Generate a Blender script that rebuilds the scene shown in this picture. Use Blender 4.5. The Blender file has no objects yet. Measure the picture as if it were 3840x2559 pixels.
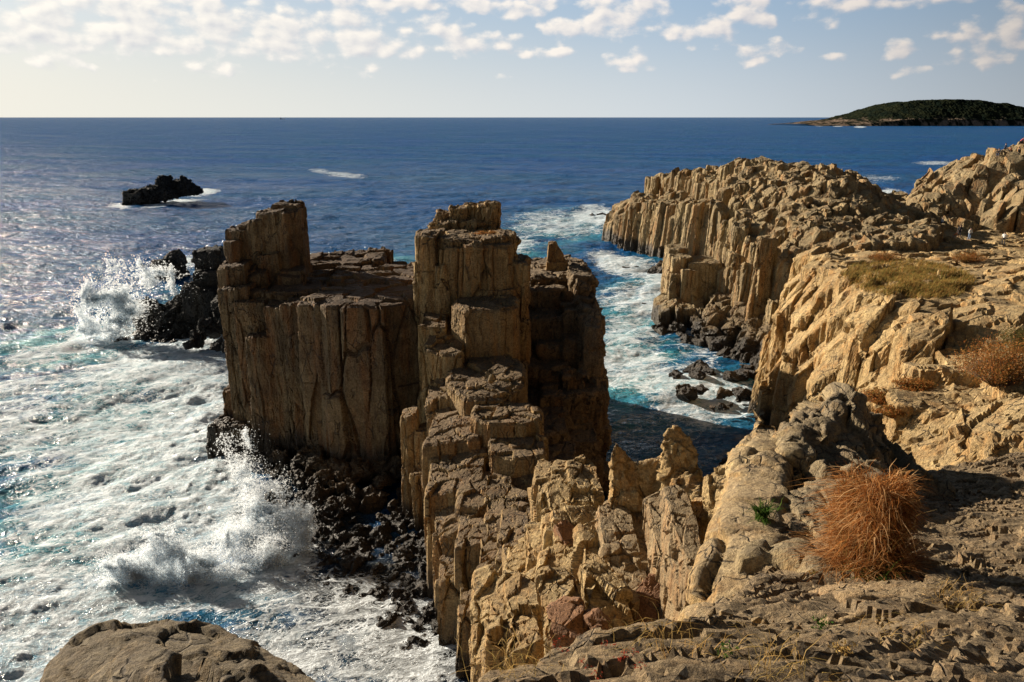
import bpy, bmesh, math, random
import numpy as np
from mathutils import Vector, Matrix
C = bpy.context
S = C.scene
COL = S.collection
R = math.radians

# ------------------------------------------------------------------ camera
CAM_H = 30.0
PITCH = R(16.26)
FPX = 768.0
cam_d = bpy.data.cameras.new('camera')
cam_d.sensor_width = 36.0
cam_d.lens = 27.0
cam_d.clip_start = 0.1
cam_d.clip_end = 60000
cam = bpy.data.objects.new('camera', cam_d)
COL.objects.link(cam)
cam.location = (0, 0, CAM_H)
cam.rotation_euler = (R(90) - PITCH, 0, 0)
S.camera = cam

# ------------------------------------------------------------------ light
SUN_EL = R(20.5)
SUN_AZ = R(-57.0)            # measured from +Y, negative = to the left
SUNV = Vector((math.sin(SUN_AZ) * math.cos(SUN_EL), math.cos(SUN_AZ) * math.cos(SUN_EL), math.sin(SUN_EL)))
sun_d = bpy.data.lights.new('sun', 'SUN')
sun_d.energy = 5.0
sun_d.angle = R(0.55)
sun_d.color = (1.0, 0.865, 0.69)
sun = bpy.data.objects.new('sun', sun_d)
COL.objects.link(sun)
sun.rotation_euler = SUNV.to_track_quat('Z', 'Y').to_euler()
sun.location = (-60, 10, 60)

S.view_settings.view_transform = 'Standard'
S.view_settings.look = 'None'
S.view_settings.exposure = 1.0
S.view_settings.gamma = 1.0
S.render.engine = 'CYCLES'
S.cycles.use_denoising = True
S.cycles.max_bounces = 32
S.cycles.diffuse_bounces = 32
S.cycles.glossy_bounces = 3
S.cycles.transparent_max_bounces = 40
S.cycles.sample_clamp_indirect = 8


# ---- small node helper
class NT:
    def __init__(self, tree):
        self.t = tree
    def n(self, kind, ins=None, **props):
        nd = self.t.nodes.new(kind)
        for k, v in props.items():
            setattr(nd, k, v)
        if ins:
            for k, v in ins.items():
                self.put(nd.inputs[k], v)
        return nd
    def put(self, sock, v):
        if isinstance(v, bpy.types.NodeSocket):
            self.t.links.new(v, sock)
        elif isinstance(v, bpy.types.Node):
            self.t.links.new(v.outputs[0], sock)
        else:
            if sock.type == 'RGBA' and hasattr(v, '__len__') and len(v) == 3:
                v = (*v, 1)
            sock.default_value = v
    def m(self, op, a, b=None, c=None, clamp=False):
        nd = self.t.nodes.new('ShaderNodeMath')
        nd.operation = op
        nd.use_clamp = clamp
        self.put(nd.inputs[0], a)
        if b is not None: self.put(nd.inputs[1], b)
        if c is not None: self.put(nd.inputs[2], c)
        return nd.outputs[0]
    def vm(self, op, a, b=None, s=None):
        nd = self.t.nodes.new('ShaderNodeVectorMath')
        nd.operation = op
        self.put(nd.inputs[0], a)
        if b is not None: self.put(nd.inputs[1], b)
        if s is not None: self.put(nd.inputs['Scale'], s)
        return nd.outputs['Value'] if op in ('LENGTH', 'DOT_PRODUCT', 'DISTANCE') else nd.outputs[0]
    def ramp(self, x, a, b, lo=0.0, hi=1.0, smooth=True):
        nd = self.t.nodes.new('ShaderNodeMapRange')
        nd.interpolation_type = 'SMOOTHSTEP' if smooth else 'LINEAR'
        self.put(nd.inputs['Value'], x)
        nd.inputs['From Min'].default_value = a
        nd.inputs['From Max'].default_value = b
        nd.inputs['To Min'].default_value = lo
        nd.inputs['To Max'].default_value = hi
        return nd.outputs[0]
    def mix(self, f, a, b, mode='MIX'):
        nd = self.t.nodes.new('ShaderNodeMix')
        nd.data_type = 'RGBA'
        nd.blend_type = mode
        self.put(nd.inputs[0], f)
        self.put(nd.inputs[6], a)
        self.put(nd.inputs[7], b)
        return nd.outputs[2]
    def noise(self, vec, scale, detail=4, rough=0.55, dist=0.0):
        nd = self.n('ShaderNodeTexNoise', {'Vector': vec, 'Scale': scale, 'Detail': detail, 'Roughness': rough, 'Distortion': dist})
        return nd.outputs['Fac']
    def sep(self, v):
        return self.n('ShaderNodeSeparateXYZ', {0: v}).outputs


# ------------------------------------------------------------------ sky
def px_dir(u, v):
    w = v - 341.0
    d = Vector((u - 512.0, FPX * math.cos(PITCH) - w * math.sin(PITCH), -FPX * math.sin(PITCH) - w * math.cos(PITCH)))
    return d.normalized()

world = bpy.data.worlds.new('World')
S.world = world
world.use_nodes = True
world.cycles.sampling_method = 'MANUAL'
world.cycles.sample_map_resolution = 128
wt = world.node_tree
wt.nodes.clear()
W = NT(wt)
sky = W.n('ShaderNodeTexSky', sky_type='NISHITA', sun_disc=False)
sky.sun_elevation = SUN_EL
sky.sun_rotation = SUN_AZ
sky.air_density = 1.0
sky.dust_density = 1.6
sky.ozone_density = 1.8
tc = W.n('ShaderNodeTexCoord')
dirv = W.vm('NORMALIZE', tc.outputs['Generated'])
dx, dy, dz = W.sep(dirv)
az = W.m('MULTIPLY', W.m('ARCTAN2', dx, dy), 57.2958)
el = W.m('MULTIPLY', W.m('ARCSINE', dz), 57.2958)
ae = W.n('ShaderNodeCombineXYZ', {0: az, 1: el, 2: 0.0}).outputs[0]

# cloud field: puffs placed by direction, broken up by noise
PUFFS = [(40, 24, 90, 22, 1), (150, 22, 110, 30, 1), (250, 33, 110, 24, 1), (352, 30, 44, 30, 1), (390, 46, 36, 13, 1), (300, 45, 90, 15, .9),
         (60, 60, 26, 8, .8), (92, 66, 16, 7, .8), (226, 69, 22, 6, .85), (440, 27, 30, 12, 1), (480, 43, 42, 10, 1), (430, 2, 150, 7, 1), (522, 8, 24, 13, .9),
         (590, 27, 42, 15, 1), (625, 12, 36, 20, 1), (662, 27, 30, 13, .75), (715, 30, 36, 14, 1), (752, 12, 26, 18, 1), (635, 60, 26, 10, .95),
         (548, 53, 36, 6, .85), (766, 47, 22, 9, .95), (760, 61, 14, 5, .8), (830, 10, 28, 11, .95), (838, 55, 13, 5, .85), (898, 52, 20, 8, .95),
         (950, 56, 20, 7, .85), (988, 56, 24, 8, .9), (1000, 34, 40, 15, .8), (1022, 15, 26, 12, .8), (910, 73, 16, 5, .8), (965, 27, 14, 6, .8),
         (900, 2, 60, 6, .85), (492, 75, 20, 5, .75), (-120, 20, 120, 26, .9), (-60, 60, 40, 8, .8), (1120, 30, 60, 16, .8), (100, -60, 200, 40, .8),
         (600, -80, 260, 40, .8), (930, -60, 140, 30, .7), (-350, -10, 160, 50, .8), (1350, 0, 120, 36, .8), (1250, 60, 50, 9, .8), (1480, 50, 60, 12, .8)]

g = bpy.data.node_groups.new('cloud_field', 'ShaderNodeTree')
g.interface.new_socket('P', in_out='INPUT', socket_type='NodeSocketVector')
g.interface.new_socket('D', in_out='OUTPUT', socket_type='NodeSocketFloat')
G = NT(g)
gi = G.n('NodeGroupInput')
P0 = gi.outputs[0]
warp = G.n('ShaderNodeTexNoise', {'Vector': P0, 'Scale': 0.55, 'Detail': 2}).outputs['Color']
wv = G.vm('MULTIPLY', G.vm('SUBTRACT', warp, (0.5, 0.5, 0.5)), (2.2, 0.9, 0.0))
PW = G.vm('ADD', P0, wv)
acc = None
for (u, v, ru, rv, st) in PUFFS:
    d = px_dir(u, v)
    a0 = math.degrees(math.atan2(d.x, d.y)); e0 = math.degrees(math.asin(d.z))
    k = 57.3 / FPX * 0.98
    q = G.vm('MULTIPLY', G.vm('SUBTRACT', PW, (a0, e0, 0)), (1 / (ru * k), 1 / (rv * k), 0))
    f = G.m('MULTIPLY_ADD', G.vm('DOT_PRODUCT', q, q), -0.5, 0.9 * st)
    acc = f if acc is None else G.m('SMOOTH_MAX', acc, f, 0.15)
acc = G.m('MAXIMUM', acc, -0.9)
PN = G.vm('MULTIPLY', P0, (1.0, 1.7, 1.0))
nz = G.noise(PN, 0.42, 9, 0.6)
vo = G.n('ShaderNodeTexVoronoi', {'Vector': G.vm('ADD', PN, wv), 'Scale': 0.8, 'Smoothness': 0.6}, feature='SMOOTH_F1').outputs['Distance']
dens = G.m('ADD', acc, G.m('MULTIPLY', G.m('SUBTRACT', nz, 0.535), 2.5))
dens = G.m('ADD', dens, G.m('MULTIPLY', G.m('SUBTRACT', 0.42, vo), 1.25))
go = G.n('NodeGroupOutput')
g.links.new(dens, go.inputs[0])

def cloud(vec):
    nd = wt.nodes.new('ShaderNodeGroup')
    nd.node_tree = g
    W.put(nd.inputs[0], vec)
    return nd.outputs[0]
d0 = cloud(ae)
d1 = cloud(W.vm('ADD', ae, (-0.40, 0.34, 0)))
alpha = W.ramp(d0, 0.0, 0.8)
shade = W.m('MULTIPLY_ADD', W.m('SUBTRACT', d0, d1), 0.55, 0.62, clamp=True)
thick = W.ramp(d0, 0.5, 2.2)
shade = W.m('SUBTRACT', shade, W.m('MULTIPLY', thick, 0.18), clamp=True)
leftness = W.ramp(az, -45, 35)
litc = W.mix(leftness, (10.8, 10.3, 9.3), (9.8, 8.9, 8.1))
drkc = W.mix(leftness, (6.4, 6.6, 7.0), (4.4, 4.9, 6.0))
cc = W.mix(shade, drkc, litc)
hz = W.ramp(el, 0.0, 3.2)
alpha = W.m('MULTIPLY', alpha, W.m('MULTIPLY', hz, W.ramp(el, 16.0, 40.0, 0.95, 0.35)))
# thin marine haze low over the horizon, warmer towards the sun
low = W.ramp(el, -1.0, 8.5, 1.0, 0.0)
bluec = W.mix(W.ramp(az, -45, 25), (6.3, 7.1, 7.8), (3.7, 5.2, 7.1))
hazec = W.mix(W.ramp(az, -50, 30), (9.6, 9.2, 7.9), (6.3, 6.9, 7.4))
skyc = W.mix(W.ramp(el, 18.0, 60.0, 0.8, 0.15), sky.outputs[0], bluec)
skyc = W.mix(W.m('MULTIPLY', low, 0.92), skyc, hazec)
skyc = W.mix(alpha, skyc, cc)
# sky dimmed overhead and away from the sun, to deepen shade on rock
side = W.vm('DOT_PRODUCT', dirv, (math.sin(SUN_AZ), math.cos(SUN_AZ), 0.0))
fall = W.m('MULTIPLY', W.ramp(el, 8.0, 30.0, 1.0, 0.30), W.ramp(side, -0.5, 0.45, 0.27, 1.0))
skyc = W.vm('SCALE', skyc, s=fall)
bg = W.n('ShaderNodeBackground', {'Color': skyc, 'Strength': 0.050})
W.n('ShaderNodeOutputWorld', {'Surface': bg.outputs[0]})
# ------------------------------------------------------------------ geometry helpers
def P(u, v, Y):
    """world point at depth Y seen at picture position u, v (1024 x 682)"""
    w = v - 341.0
    dy = FPX * math.cos(PITCH) - w * math.sin(PITCH)
    dz = -FPX * math.sin(PITCH) - w * math.cos(PITCH)
    return np.array([(u - 512.0) / dy * Y, Y, CAM_H + dz / dy * Y])

def PZ(u, v, z=0.0):
    w = v - 341.0
    dy = FPX * math.cos(PITCH) - w * math.sin(PITCH)
    dz = -FPX * math.sin(PITCH) - w * math.cos(PITCH)
    t = (z - CAM_H) / dz
    return np.array([(u - 512.0) * t, dy * t, z])

def _h(ix, iy, iz, seed):
    x = (ix.astype(np.int64) * 374761393 + iy.astype(np.int64) * 668265263 + iz.astype(np.int64) * 2147483647 + seed * 144665) & 0xffffffff
    x = ((x ^ (x >> 13)) * 1274126177) & 0xffffffff
    x = ((x ^ (x >> 16)) * 2246822519) & 0xffffffff
    x ^= x >> 15
    return x

def rnd(ix, iy, iz, seed):
    return (_h(ix, iy, iz, seed) & 0xffffff).astype(np.float32) / 16777216.0

def vnoise(p, seed=0):
    f = np.floor(p); i = f.astype(np.int64); t = (p - f).astype(np.float32)
    t = t * t * t * (t * (t * 6 - 15) + 10)
    out = 0
    for a in (0, 1):
        wx = t[:, 0] if a else 1 - t[:, 0]
        for b in (0, 1):
            wy = t[:, 1] if b else 1 - t[:, 1]
            for c in (0, 1):
                wz = t[:, 2] if c else 1 - t[:, 2]
                out = out + wx * wy * wz * rnd(i[:, 0] + a, i[:, 1] + b, i[:, 2] + c, seed)
    return out * 2 - 1

def fbm(p, octv=4, seed=0, gain=0.5, ridge=False):
    s = 0; a = 1.0; tot = 0
    p = np.asarray(p, dtype=np.float64)
    for o in range(octv):
        n = vnoise(p, seed + o * 17)
        if ridge: n = 1 - 2 * np.abs(n)
        s = s + a * n; tot += a
        a *= gain; p = p * 2.03 + 13.7
    return s / tot

def worley(p, seed=0, dims=3, jit=0.9):
    f = np.floor(p); i = f.astype(np.int64)
    n = len(p)
    F1 = np.full(n, 9.0, np.float32); F2 = np.full(n, 9.0, np.float32)
    ID = np.zeros(n, np.int64); CC = np.zeros((n, 3), np.float32)
    for a in (-1, 0, 1):
        for b in (-1, 0, 1):
            for c in ((-1, 0, 1) if dims == 3 else (0,)):
                X = i[:, 0] + a; Yy = i[:, 1] + b; Z = i[:, 2] + c if dims == 3 else np.zeros(n, np.int64)
                h = _h(X, Yy, Z, seed)
                j1 = (h & 1023) / 1023.0; j2 = ((h >> 10) & 1023) / 1023.0; j3 = ((h >> 20) & 1023) / 1023.0
                qx = X + .5 + (j1 - .5) * jit; qy = Yy + .5 + (j2 - .5) * jit; qz = Z + .5 + (j3 - .5) * jit
                d = (p[:, 0] - qx) ** 2 + (p[:, 1] - qy) ** 2
                if dims == 3: d = d + (p[:, 2] - qz) ** 2
                d = np.sqrt(d)
                m = d < F1
                F2 = np.where(m, F1, np.minimum(F2, d))
                F1 = np.where(m, d, F1)
                ID = np.where(m, h, ID)
                CC[:, 0] = np.where(m, qx, CC[:, 0]); CC[:, 1] = np.where(m, qy, CC[:, 1]); CC[:, 2] = np.where(m, qz, CC[:, 2])
    return F1, F2, ID, CC

def idr(ID, seed):
    return rnd(ID, ID >> 7, ID * 0, seed)

def sstep(x, a, b):
    t = np.clip((x - a) / (b - a), 0, 1)
    return t * t * (3 - 2 * t)

def hull(pts):
    bm = bmesh.new()
    for p in pts: bm.verts.new(p)
    r = bmesh.ops.convex_hull(bm, input=bm.verts[:])
    dead = [e for e in r['geom_interior'] if isinstance(e, bmesh.types.BMVert)] + [e for e in r['geom_unused'] if isinstance(e, bmesh.types.BMVert)]
    bmesh.ops.delete(bm, geom=list(set(dead)), context='VERTS')
    bmesh.ops.recalc_face_normals(bm, faces=bm.faces[:])
    bm.verts.index_update()
    V = [tuple(v.co) for v in bm.verts]; F = [[v.index for v in f.verts] for f in bm.faces]
    bm.free()
    return V, F

def column(poly, z0, ztop, lean=(0, 0), grow=1.08, tilt=(0, 0), cut=0.0):
    """upright block on a convex footprint; ztop = height of the top, tilted by tilt (slope per metre)"""
    c = np.mean(np.array(poly), 0)
    pts = []
    for (x, y) in poly:
        pts.append((c[0] + (x - c[0]) * grow - lean[0], c[1] + (y - c[1]) * grow - lean[1], z0))
        zt = ztop + tilt[0] * (x - c[0]) + tilt[1] * (y - c[1])
        if cut > 0:
            pts.append((x, y, zt - cut))
            pts.append((c[0] + (x - c[0]) * (1 - cut * .35), c[1] + (y - c[1]) * (1 - cut * .35), zt))
        else:
            pts.append((x, y, zt))
    return hull(pts)

def chunk(rng, c, r, n=14, squash=(1, 1, 1), rotz=None):
    """angular boulder: hull of random points on a squashed ball"""
    pts = []
    a = rng.uniform(0, 6.28) if rotz is None else rotz
    ca, sa = math.cos(a), math.sin(a)
    for k in range(n):
        z = rng.uniform(-1, 1); t = rng.uniform(0, 6.283); q = math.sqrt(1 - z * z)
        x, y = q * math.cos(t) * r * squash[0], q * math.sin(t) * r * squash[1]
        s = rng.uniform(.82, 1.0)
        pts.append((c[0] + (x * ca - y * sa) * s, c[1] + (x * sa + y * ca) * s, c[2] + z * r * squash[2] * s))
    return hull(pts)

def merge(parts):
    V = []; F = []
    for v, f in parts:
        o = len(V); V += list(v); F += [[i + o for i in q] for q in f]
    return V, F

def mesh_np(name, V, F4=None, tri=None):
    me = bpy.data.meshes.new(name)
    fs = []
    V = np.asarray(V, dtype=np.float32)
    me.vertices.add(len(V)); me.vertices.foreach_set('co', V.ravel())
    F = F4 if F4 is not None else tri
    k = 4 if F4 is not None else 3
    F = np.asarray(F, dtype=np.int32)
    me.loops.add(F.size); me.loops.foreach_set('vertex_index', F.ravel())
    me.polygons.add(len(F)); me.polygons.foreach_set('loop_start', np.arange(0, F.size, k, dtype=np.int32))
    me.update(calc_edges=True)
    return me

def smooth_all(me, on=True):
    me.polygons.foreach_set('use_smooth', np.full(len(me.polygons), on))

def remesh(V, F, voxel):
    me = bpy.data.meshes.new('tmp')
    me.from_pydata([tuple(map(float, v)) for v in V], [], F)
    ob = bpy.data.objects.new('tmp', me)
    COL.objects.link(ob)
    m = ob.modifiers.new('r', 'REMESH')
    m.mode = 'VOXEL'; m.voxel_size = voxel
    dg = C.evaluated_depsgraph_get()
    ev = ob.evaluated_get(dg)
    out = bpy.data.meshes.new_from_object(ev)
    bpy.data.objects.remove(ob); bpy.data.meshes.remove(me)
    return out

def co_no(me):
    n = len(me.vertices)
    co = np.empty(n * 3, np.float32); me.vertices.foreach_get('co', co)
    no = np.empty(n * 3, np.float32); me.vertices.foreach_get('normal', no)
    return co.reshape(-1, 3), no.reshape(-1, 3)

def relax(me, co, it=1, f=.5):
    ne = len(me.edges)
    e = np.empty(ne * 2, np.int32); me.edges.foreach_get('vertices', e); e = e.reshape(-1, 2)
    n = len(co)
    cnt = np.bincount(e.ravel(), minlength=n).astype(np.float32)[:, None]
    for _ in range(it):
        s = np.zeros_like(co)
        for k in range(3):
            s[:, k] = np.bincount(e[:, 0], co[e[:, 1], k], n) + np.bincount(e[:, 1], co[e[:, 0], k], n)
        co = co * (1 - f) + s / np.maximum(cnt, 1) * f
    return co

def facet(p, sc, amp, crack=0.0, cw=.06, seed=0):
    """fracture blocks: every Voronoi block gets its own tilt and offset; some joints between them are open"""
    q = p / np.array(sc, dtype=np.float32)
    q = q + 0.13 * np.stack([vnoise(q * 1.7, seed + 1), vnoise(q * 1.7, seed + 2), vnoise(q * 1.7, seed + 3)], 1)
    F1, F2, ID, CC = worley(q, seed)
    g = np.stack([idr(ID, 1), idr(ID, 2), idr(ID, 3)], 1) * 2 - 1
    d = np.sum((q - CC) * g, 1) * amp * 1.25 + (idr(ID, 4) - .5) * amp * 1.0
    if crack:
        m = sstep(vnoise(q * .8, seed + 8), -.25, .35)
        d = d - crack * m * (1 - sstep(F2 - F1, 0, cw))
    return d

def refine(V, T, L, maxit=9, zc=None):
    """split triangles until no edge is longer than L (shared edges split once, so solids stay closed)"""
    V = np.asarray(V, np.float64); T = np.asarray(T, np.int64)
    for _ in range(maxit):
        E = np.concatenate([T[:, [0, 1]], T[:, [1, 2]], T[:, [2, 0]]])
        Es = np.sort(E, 1)
        key = Es[:, 0] * (len(V) + 1) + Es[:, 1]
        uk, first, inv = np.unique(key, return_index=True, return_inverse=True)
        ue = Es[first]
        ln = np.linalg.norm(V[ue[:, 0]] - V[ue[:, 1]], axis=1)
        md = (V[ue[:, 0]] + V[ue[:, 1]]) / 2
        Lm = np.maximum(L, 1.5 * np.sqrt(md[:, 0] ** 2 + md[:, 1] ** 2 + (md[:, 2] - CAM_H) ** 2) / FPX)
        if zc is not None: Lm = np.where(md[:, 2] < zc, Lm * 5, Lm)
        mk = ln > Lm
        if not mk.any(): break
        mid = np.full(len(ue), -1, np.int64)
        mid[mk] = len(V) + np.arange(mk.sum())
        V = np.concatenate([V, (V[ue[mk, 0]] + V[ue[mk, 1]]) / 2])
        n = len(T); inv = inv.ravel()
        m = np.stack([mid[inv[:n]], mid[inv[n:2 * n]], mid[inv[2 * n:]]], 1)
        cnt = (m >= 0).sum(1)
        out = [T[cnt == 0]]
        t, q = T[cnt == 3], m[cnt == 3]
        if len(t):
            out += [np.stack([t[:, 0], q[:, 0], q[:, 2]], 1), np.stack([q[:, 0], t[:, 1], q[:, 1]], 1), np.stack([q[:, 2], q[:, 1], t[:, 2]], 1), q]
        for k in range(3):
            s_ = (cnt == 1) & (m[:, k] >= 0)
            t, q = T[s_], m[s_, k]
            a, b, c = t[:, k], t[:, (k + 1) % 3], t[:, (k + 2) % 3]
            if len(t): out += [np.stack([a, q, c], 1), np.stack([q, b, c], 1)]
            s_ = (cnt == 2) & (m[:, k] < 0)
            t = T[s_]
            if len(t):
                a, b, c = t[:, k], t[:, (k + 1) % 3], t[:, (k + 2) % 3]
                qb, qc = m[s_, (k + 1) % 3], m[s_, (k + 2) % 3]     # middles of b-c and c-a
                out += [np.stack([c, qc, qb], 1), np.stack([a, b, qb], 1), np.stack([a, qb, qc], 1)]
        T = np.concatenate(out)
    return V, T

def rock_mesh(parts, voxel, fac=(), cols=None, streak=None, rough=None, rlx=1, flat=True, soft=False, zc=-.7):
    if soft:            # weathered round rock: one fused skin
        V, F = merge(parts)
        me = remesh(V, F, voxel)
        co, no = co_no(me)
        if rlx: co = relax(me, co, rlx)
        flat = False
    else:               # sharp jointed rock: every block keeps its own faces
        V, F = merge(parts)
        T = [(f[0], f[i], f[i + 1]) for f in F for i in range(1, len(f) - 1)]
        V, T = refine(V, T, voxel * 1.7, zc=zc)
        me = mesh_np('rock', V, tri=T)
        co, no = co_no(me)
    side = np.sqrt(np.clip(1 - no[:, 2] ** 2, 0, 1))
    N = no.copy()
    d = np.zeros(len(co), np.float32)
    if cols:            # upright joints: (size, amp, segment height, crack)
        s, amp, zh, ck, sd = cols
        q = co / s
        q = q + .15 * np.stack([vnoise(q * [1.1, 1.1, .25], sd + 5), vnoise(q * [1.1, 1.1, .25], sd + 6), q[:, 0] * 0], 1)
        F1, F2, ID, CC = worley(q, sd, 2)
        seg = np.floor(co[:, 2] / zh + idr(ID, 9) * 5).astype(np.int64)
        r = rnd(ID, seg, ID * 0, sd)
        fz = co[:, 2] / zh + idr(ID, 9) * 5; fz = np.abs(fz - np.round(fz))
        d += side * ((r - .5) * amp * 1.3 - ck * (1 - sstep(F2 - F1, 0, .10)) - ck * .4 * (1 - sstep(fz, 0, .12 / zh)))
    for (sc, amp, ck, sd) in fac:
        d += facet(co, sc, amp * (.5 if not soft else 1), ck, .07, sd)
    if streak:          # weathering grooves running down the faces: (wavelength, amp, stretch, seed)
        wl, amp, st, sd = streak
        d += amp * (1.15 if soft else .6) * (.2 + .8 * side) * fbm(co / [wl, wl, wl * st] + .6 * fbm(co / (wl * 3), 2, sd + 3)[:, None], 5, sd, .62, True)
    if rough:
        wl, amp, sd = rough
        d += amp * (1 if soft else .55) * (fbm(co / wl, 3, sd, .6) + .8 * fbm(co / wl * [1, 1, 1.6], 4, sd + 5, .65, True))
    co = co + N * d[:, None]
    me.vertices.foreach_set('co', co.astype(np.float32).ravel())
    me.update()
    smooth_all(me, not flat)
    return me

def tag(o, label=None, cat=None, group=None, kind=None):
    if label: o['label'] = label
    if cat: o['category'] = cat
    if group: o['group'] = group
    if kind: o['kind'] = kind
    return o

def link(name, me, mat=None, parent=None):
    o = bpy.data.objects.new(name, me)
    COL.objects.link(o)
    if mat:
        me.materials.clear(); me.materials.append(mat)
    if parent: o.parent = parent
    return o

def empty(name, loc=(0, 0, 0), rz=0.0):
    o = bpy.data.objects.new(name, None)
    COL.objects.link(o)
    o.empty_display_size = .3
    o.location = loc; o.rotation_euler = (0, 0, rz)
    return o

def put_under(parent, o):
    """parent keeping the world place (the parent carries only a location)"""
    o.parent = parent
    o.location = Vector(o.location) - Vector(parent.location)
    return o


# ------------------------------------------------------------------ materials
def new_mat(name):
    m = bpy.data.materials.new(name); m.use_nodes = True
    m.node_tree.nodes.clear()
    return m, NT(m.node_tree)

def rock_mat(name, light, mid, stain, top=None, stain_amt=.6, wet=None, fs=1.0, bump=.35, dark=(.05, .04, .032), dark_amt=.35, topk=.8, speck=.5, crackscale=0.0, vert=.14):
    warm = lambda q_: tuple(a_ * b_ for a_, b_ in zip(q_, (1.0, 1.0, .90)))
    light, mid, stain = warm(light), warm(mid), warm(stain)
    if top is not None: top = warm(top)
    m, M = new_mat(name)
    pos = M.n('ShaderNodeNewGeometry')
    p = pos.outputs['Position']
    nrm = pos.outputs['Normal']
    big = M.noise(p, .22 * fs, 4, .6)
    med = M.noise(p, 1.1 * fs, 5, .62, .3)
    fine = M.noise(p, 7.0 * fs, 6, .72)
    pv = M.vm('MULTIPLY', p, (1, 1, vert))
    wv_ = M.n('ShaderNodeTexNoise', {'Vector': p, 'Scale': 1.3 * fs, 'Detail': 3}).outputs['Color']
    pc_ = M.vm('ADD', M.vm('MULTIPLY', p, (1, 1, vert ** .6)), M.vm('SCALE', wv_, s=.55 / fs))
    ed = M.n('ShaderNodeTexVoronoi', {'Vector': pc_, 'Scale': .95 * fs}, feature='DISTANCE_TO_EDGE').outputs['Distance']
    crk = M.m('MULTIPLY', M.ramp(ed, .0, .045, 1.0, 0.0), M.ramp(M.noise(p, .55 * fs, 3, .6), .46, .60))
    st1 = M.noise(pv, .9 * fs, 6, .62, .4)
    st2 = M.noise(pv, 3.4 * fs, 4, .6, .2)
    c = M.mix(M.ramp(big, .36, .64), light, mid)
    c = M.mix(M.m('MULTIPLY', M.ramp(st1, .46, .66), stain_amt), c, stain)
    c = M.mix(M.m('MULTIPLY', M.ramp(st2, .52, .72), dark_amt), c, dark)
    if top is not None:
        nz = M.sep(nrm)[2]
        f = M.m('MULTIPLY', M.ramp(nz, .45, .85), M.ramp(med, .30, .52, .55, 1.0))
        c = M.mix(M.m('MULTIPLY', f, topk), c, top)
    c = M.mix(M.m('MULTIPLY', M.ramp(M.noise(p, 13 * fs, 4, .7), .54, .70), speck), c, dark)
    c = M.mix(1.0, c, M.n('ShaderNodeCombineColor', {0: M.ramp(fine, .30, .70, .58, 1.42), 1: M.ramp(fine, .30, .70, .57, 1.41), 2: M.ramp(fine, .30, .70, .58, 1.36)}).outputs[0], 'MULTIPLY')
    c = M.mix(1.0, c, M.n('ShaderNodeCombineColor', {0: M.ramp(med, .25, .75, .78, 1.2), 1: M.ramp(med, .25, .75, .76, 1.2), 2: M.ramp(med, .25, .75, .74, 1.2)}).outputs[0], 'MULTIPLY')
    c = M.mix(M.m('MULTIPLY', crk, .7), c, dark)
    rough = .88
    if wet is not None:
        z = M.sep(p)[2]
        wz = M.m('ADD', z, M.m('MULTIPLY', M.m('SUBTRACT', M.noise(p, .35, 4, .6), .5), 5.0))
        wf = M.ramp(wz, wet - .8, wet + 1.2, 1.0, 0.0)
        c = M.mix(M.m('MULTIPLY', wf, .86), c, (.014, .0125, .011))
        rough = M.m('MULTIPLY_ADD', wf, -.48, .88)
    bh = M.m('ADD', M.m('MULTIPLY', fine, .45), M.m('ADD', M.m('MULTIPLY', st2, .5), M.m('MULTIPLY', M.noise(p, 22 * fs, 5, .7), .22)))
    b = M.n('ShaderNodeBump', {'Height': M.m('SUBTRACT', bh, M.m('MULTIPLY', crk, .5)), 'Strength': min(1.0, bump * 2.0), 'Distance': .34 / fs})
    bs = M.n('ShaderNodeBsdfPrincipled', {'Base Color': c, 'Roughness': rough, 'Normal': b.outputs[0]})
    bs.inputs['Specular IOR Level'].default_value = .35
    M.n('ShaderNodeOutputMaterial', {'Surface': bs.outputs[0]})
    return m

TAN = (.46, .355, .225); TAN2 = (.36, .27, .165); GREYT = (.33, .285, .215)
RUST = (.36, .175, .065); LICHEN = (.165, .135, .105)
MR = {}
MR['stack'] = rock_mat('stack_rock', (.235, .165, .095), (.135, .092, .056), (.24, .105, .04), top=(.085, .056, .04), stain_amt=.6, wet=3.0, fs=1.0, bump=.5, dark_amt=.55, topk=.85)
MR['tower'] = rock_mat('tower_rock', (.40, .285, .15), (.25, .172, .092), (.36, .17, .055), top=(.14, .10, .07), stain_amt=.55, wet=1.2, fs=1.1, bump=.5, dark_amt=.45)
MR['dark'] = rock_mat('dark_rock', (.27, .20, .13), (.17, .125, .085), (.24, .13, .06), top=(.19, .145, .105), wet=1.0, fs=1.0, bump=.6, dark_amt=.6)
MR['wet'] = rock_mat('wet_rock', (.12, .085, .055), (.05, .04, .03), (.13, .08, .04), wet=1.2, fs=1.2, bump=.9, dark_amt=.5)
MR['black'] = rock_mat('black_rock', (.040, .040, .044), (.022, .023, .026), (.045, .038, .03), wet=.8, fs=.8, bump=.9, dark_amt=.5)
MR['cliff'] = rock_mat('cliff_rock', (.37, .285, .17), (.235, .178, .108), (.38, .18, .06), top=(.27, .22, .15), stain_amt=.6, wet=2.4, fs=.9, bump=.55, dark_amt=.5, topk=.5)
MR['pale'] = rock_mat('pale_rock', (.49, .36, .195), (.34, .235, .12), (.44, .22, .07), top=(.34, .26, .16), stain_amt=.55, wet=2.0, fs=1.3, bump=.5, dark_amt=.35, topk=.5, vert=.3)
MR['near'] = rock_mat('near_rock', (.52, .39, .22), (.38, .26, .135), (.46, .23, .07), top=(.29, .235, .17), stain_amt=.5, fs=2.4, bump=.5, dark_amt=.45, topk=.6, vert=.45, speck=.35)
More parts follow.
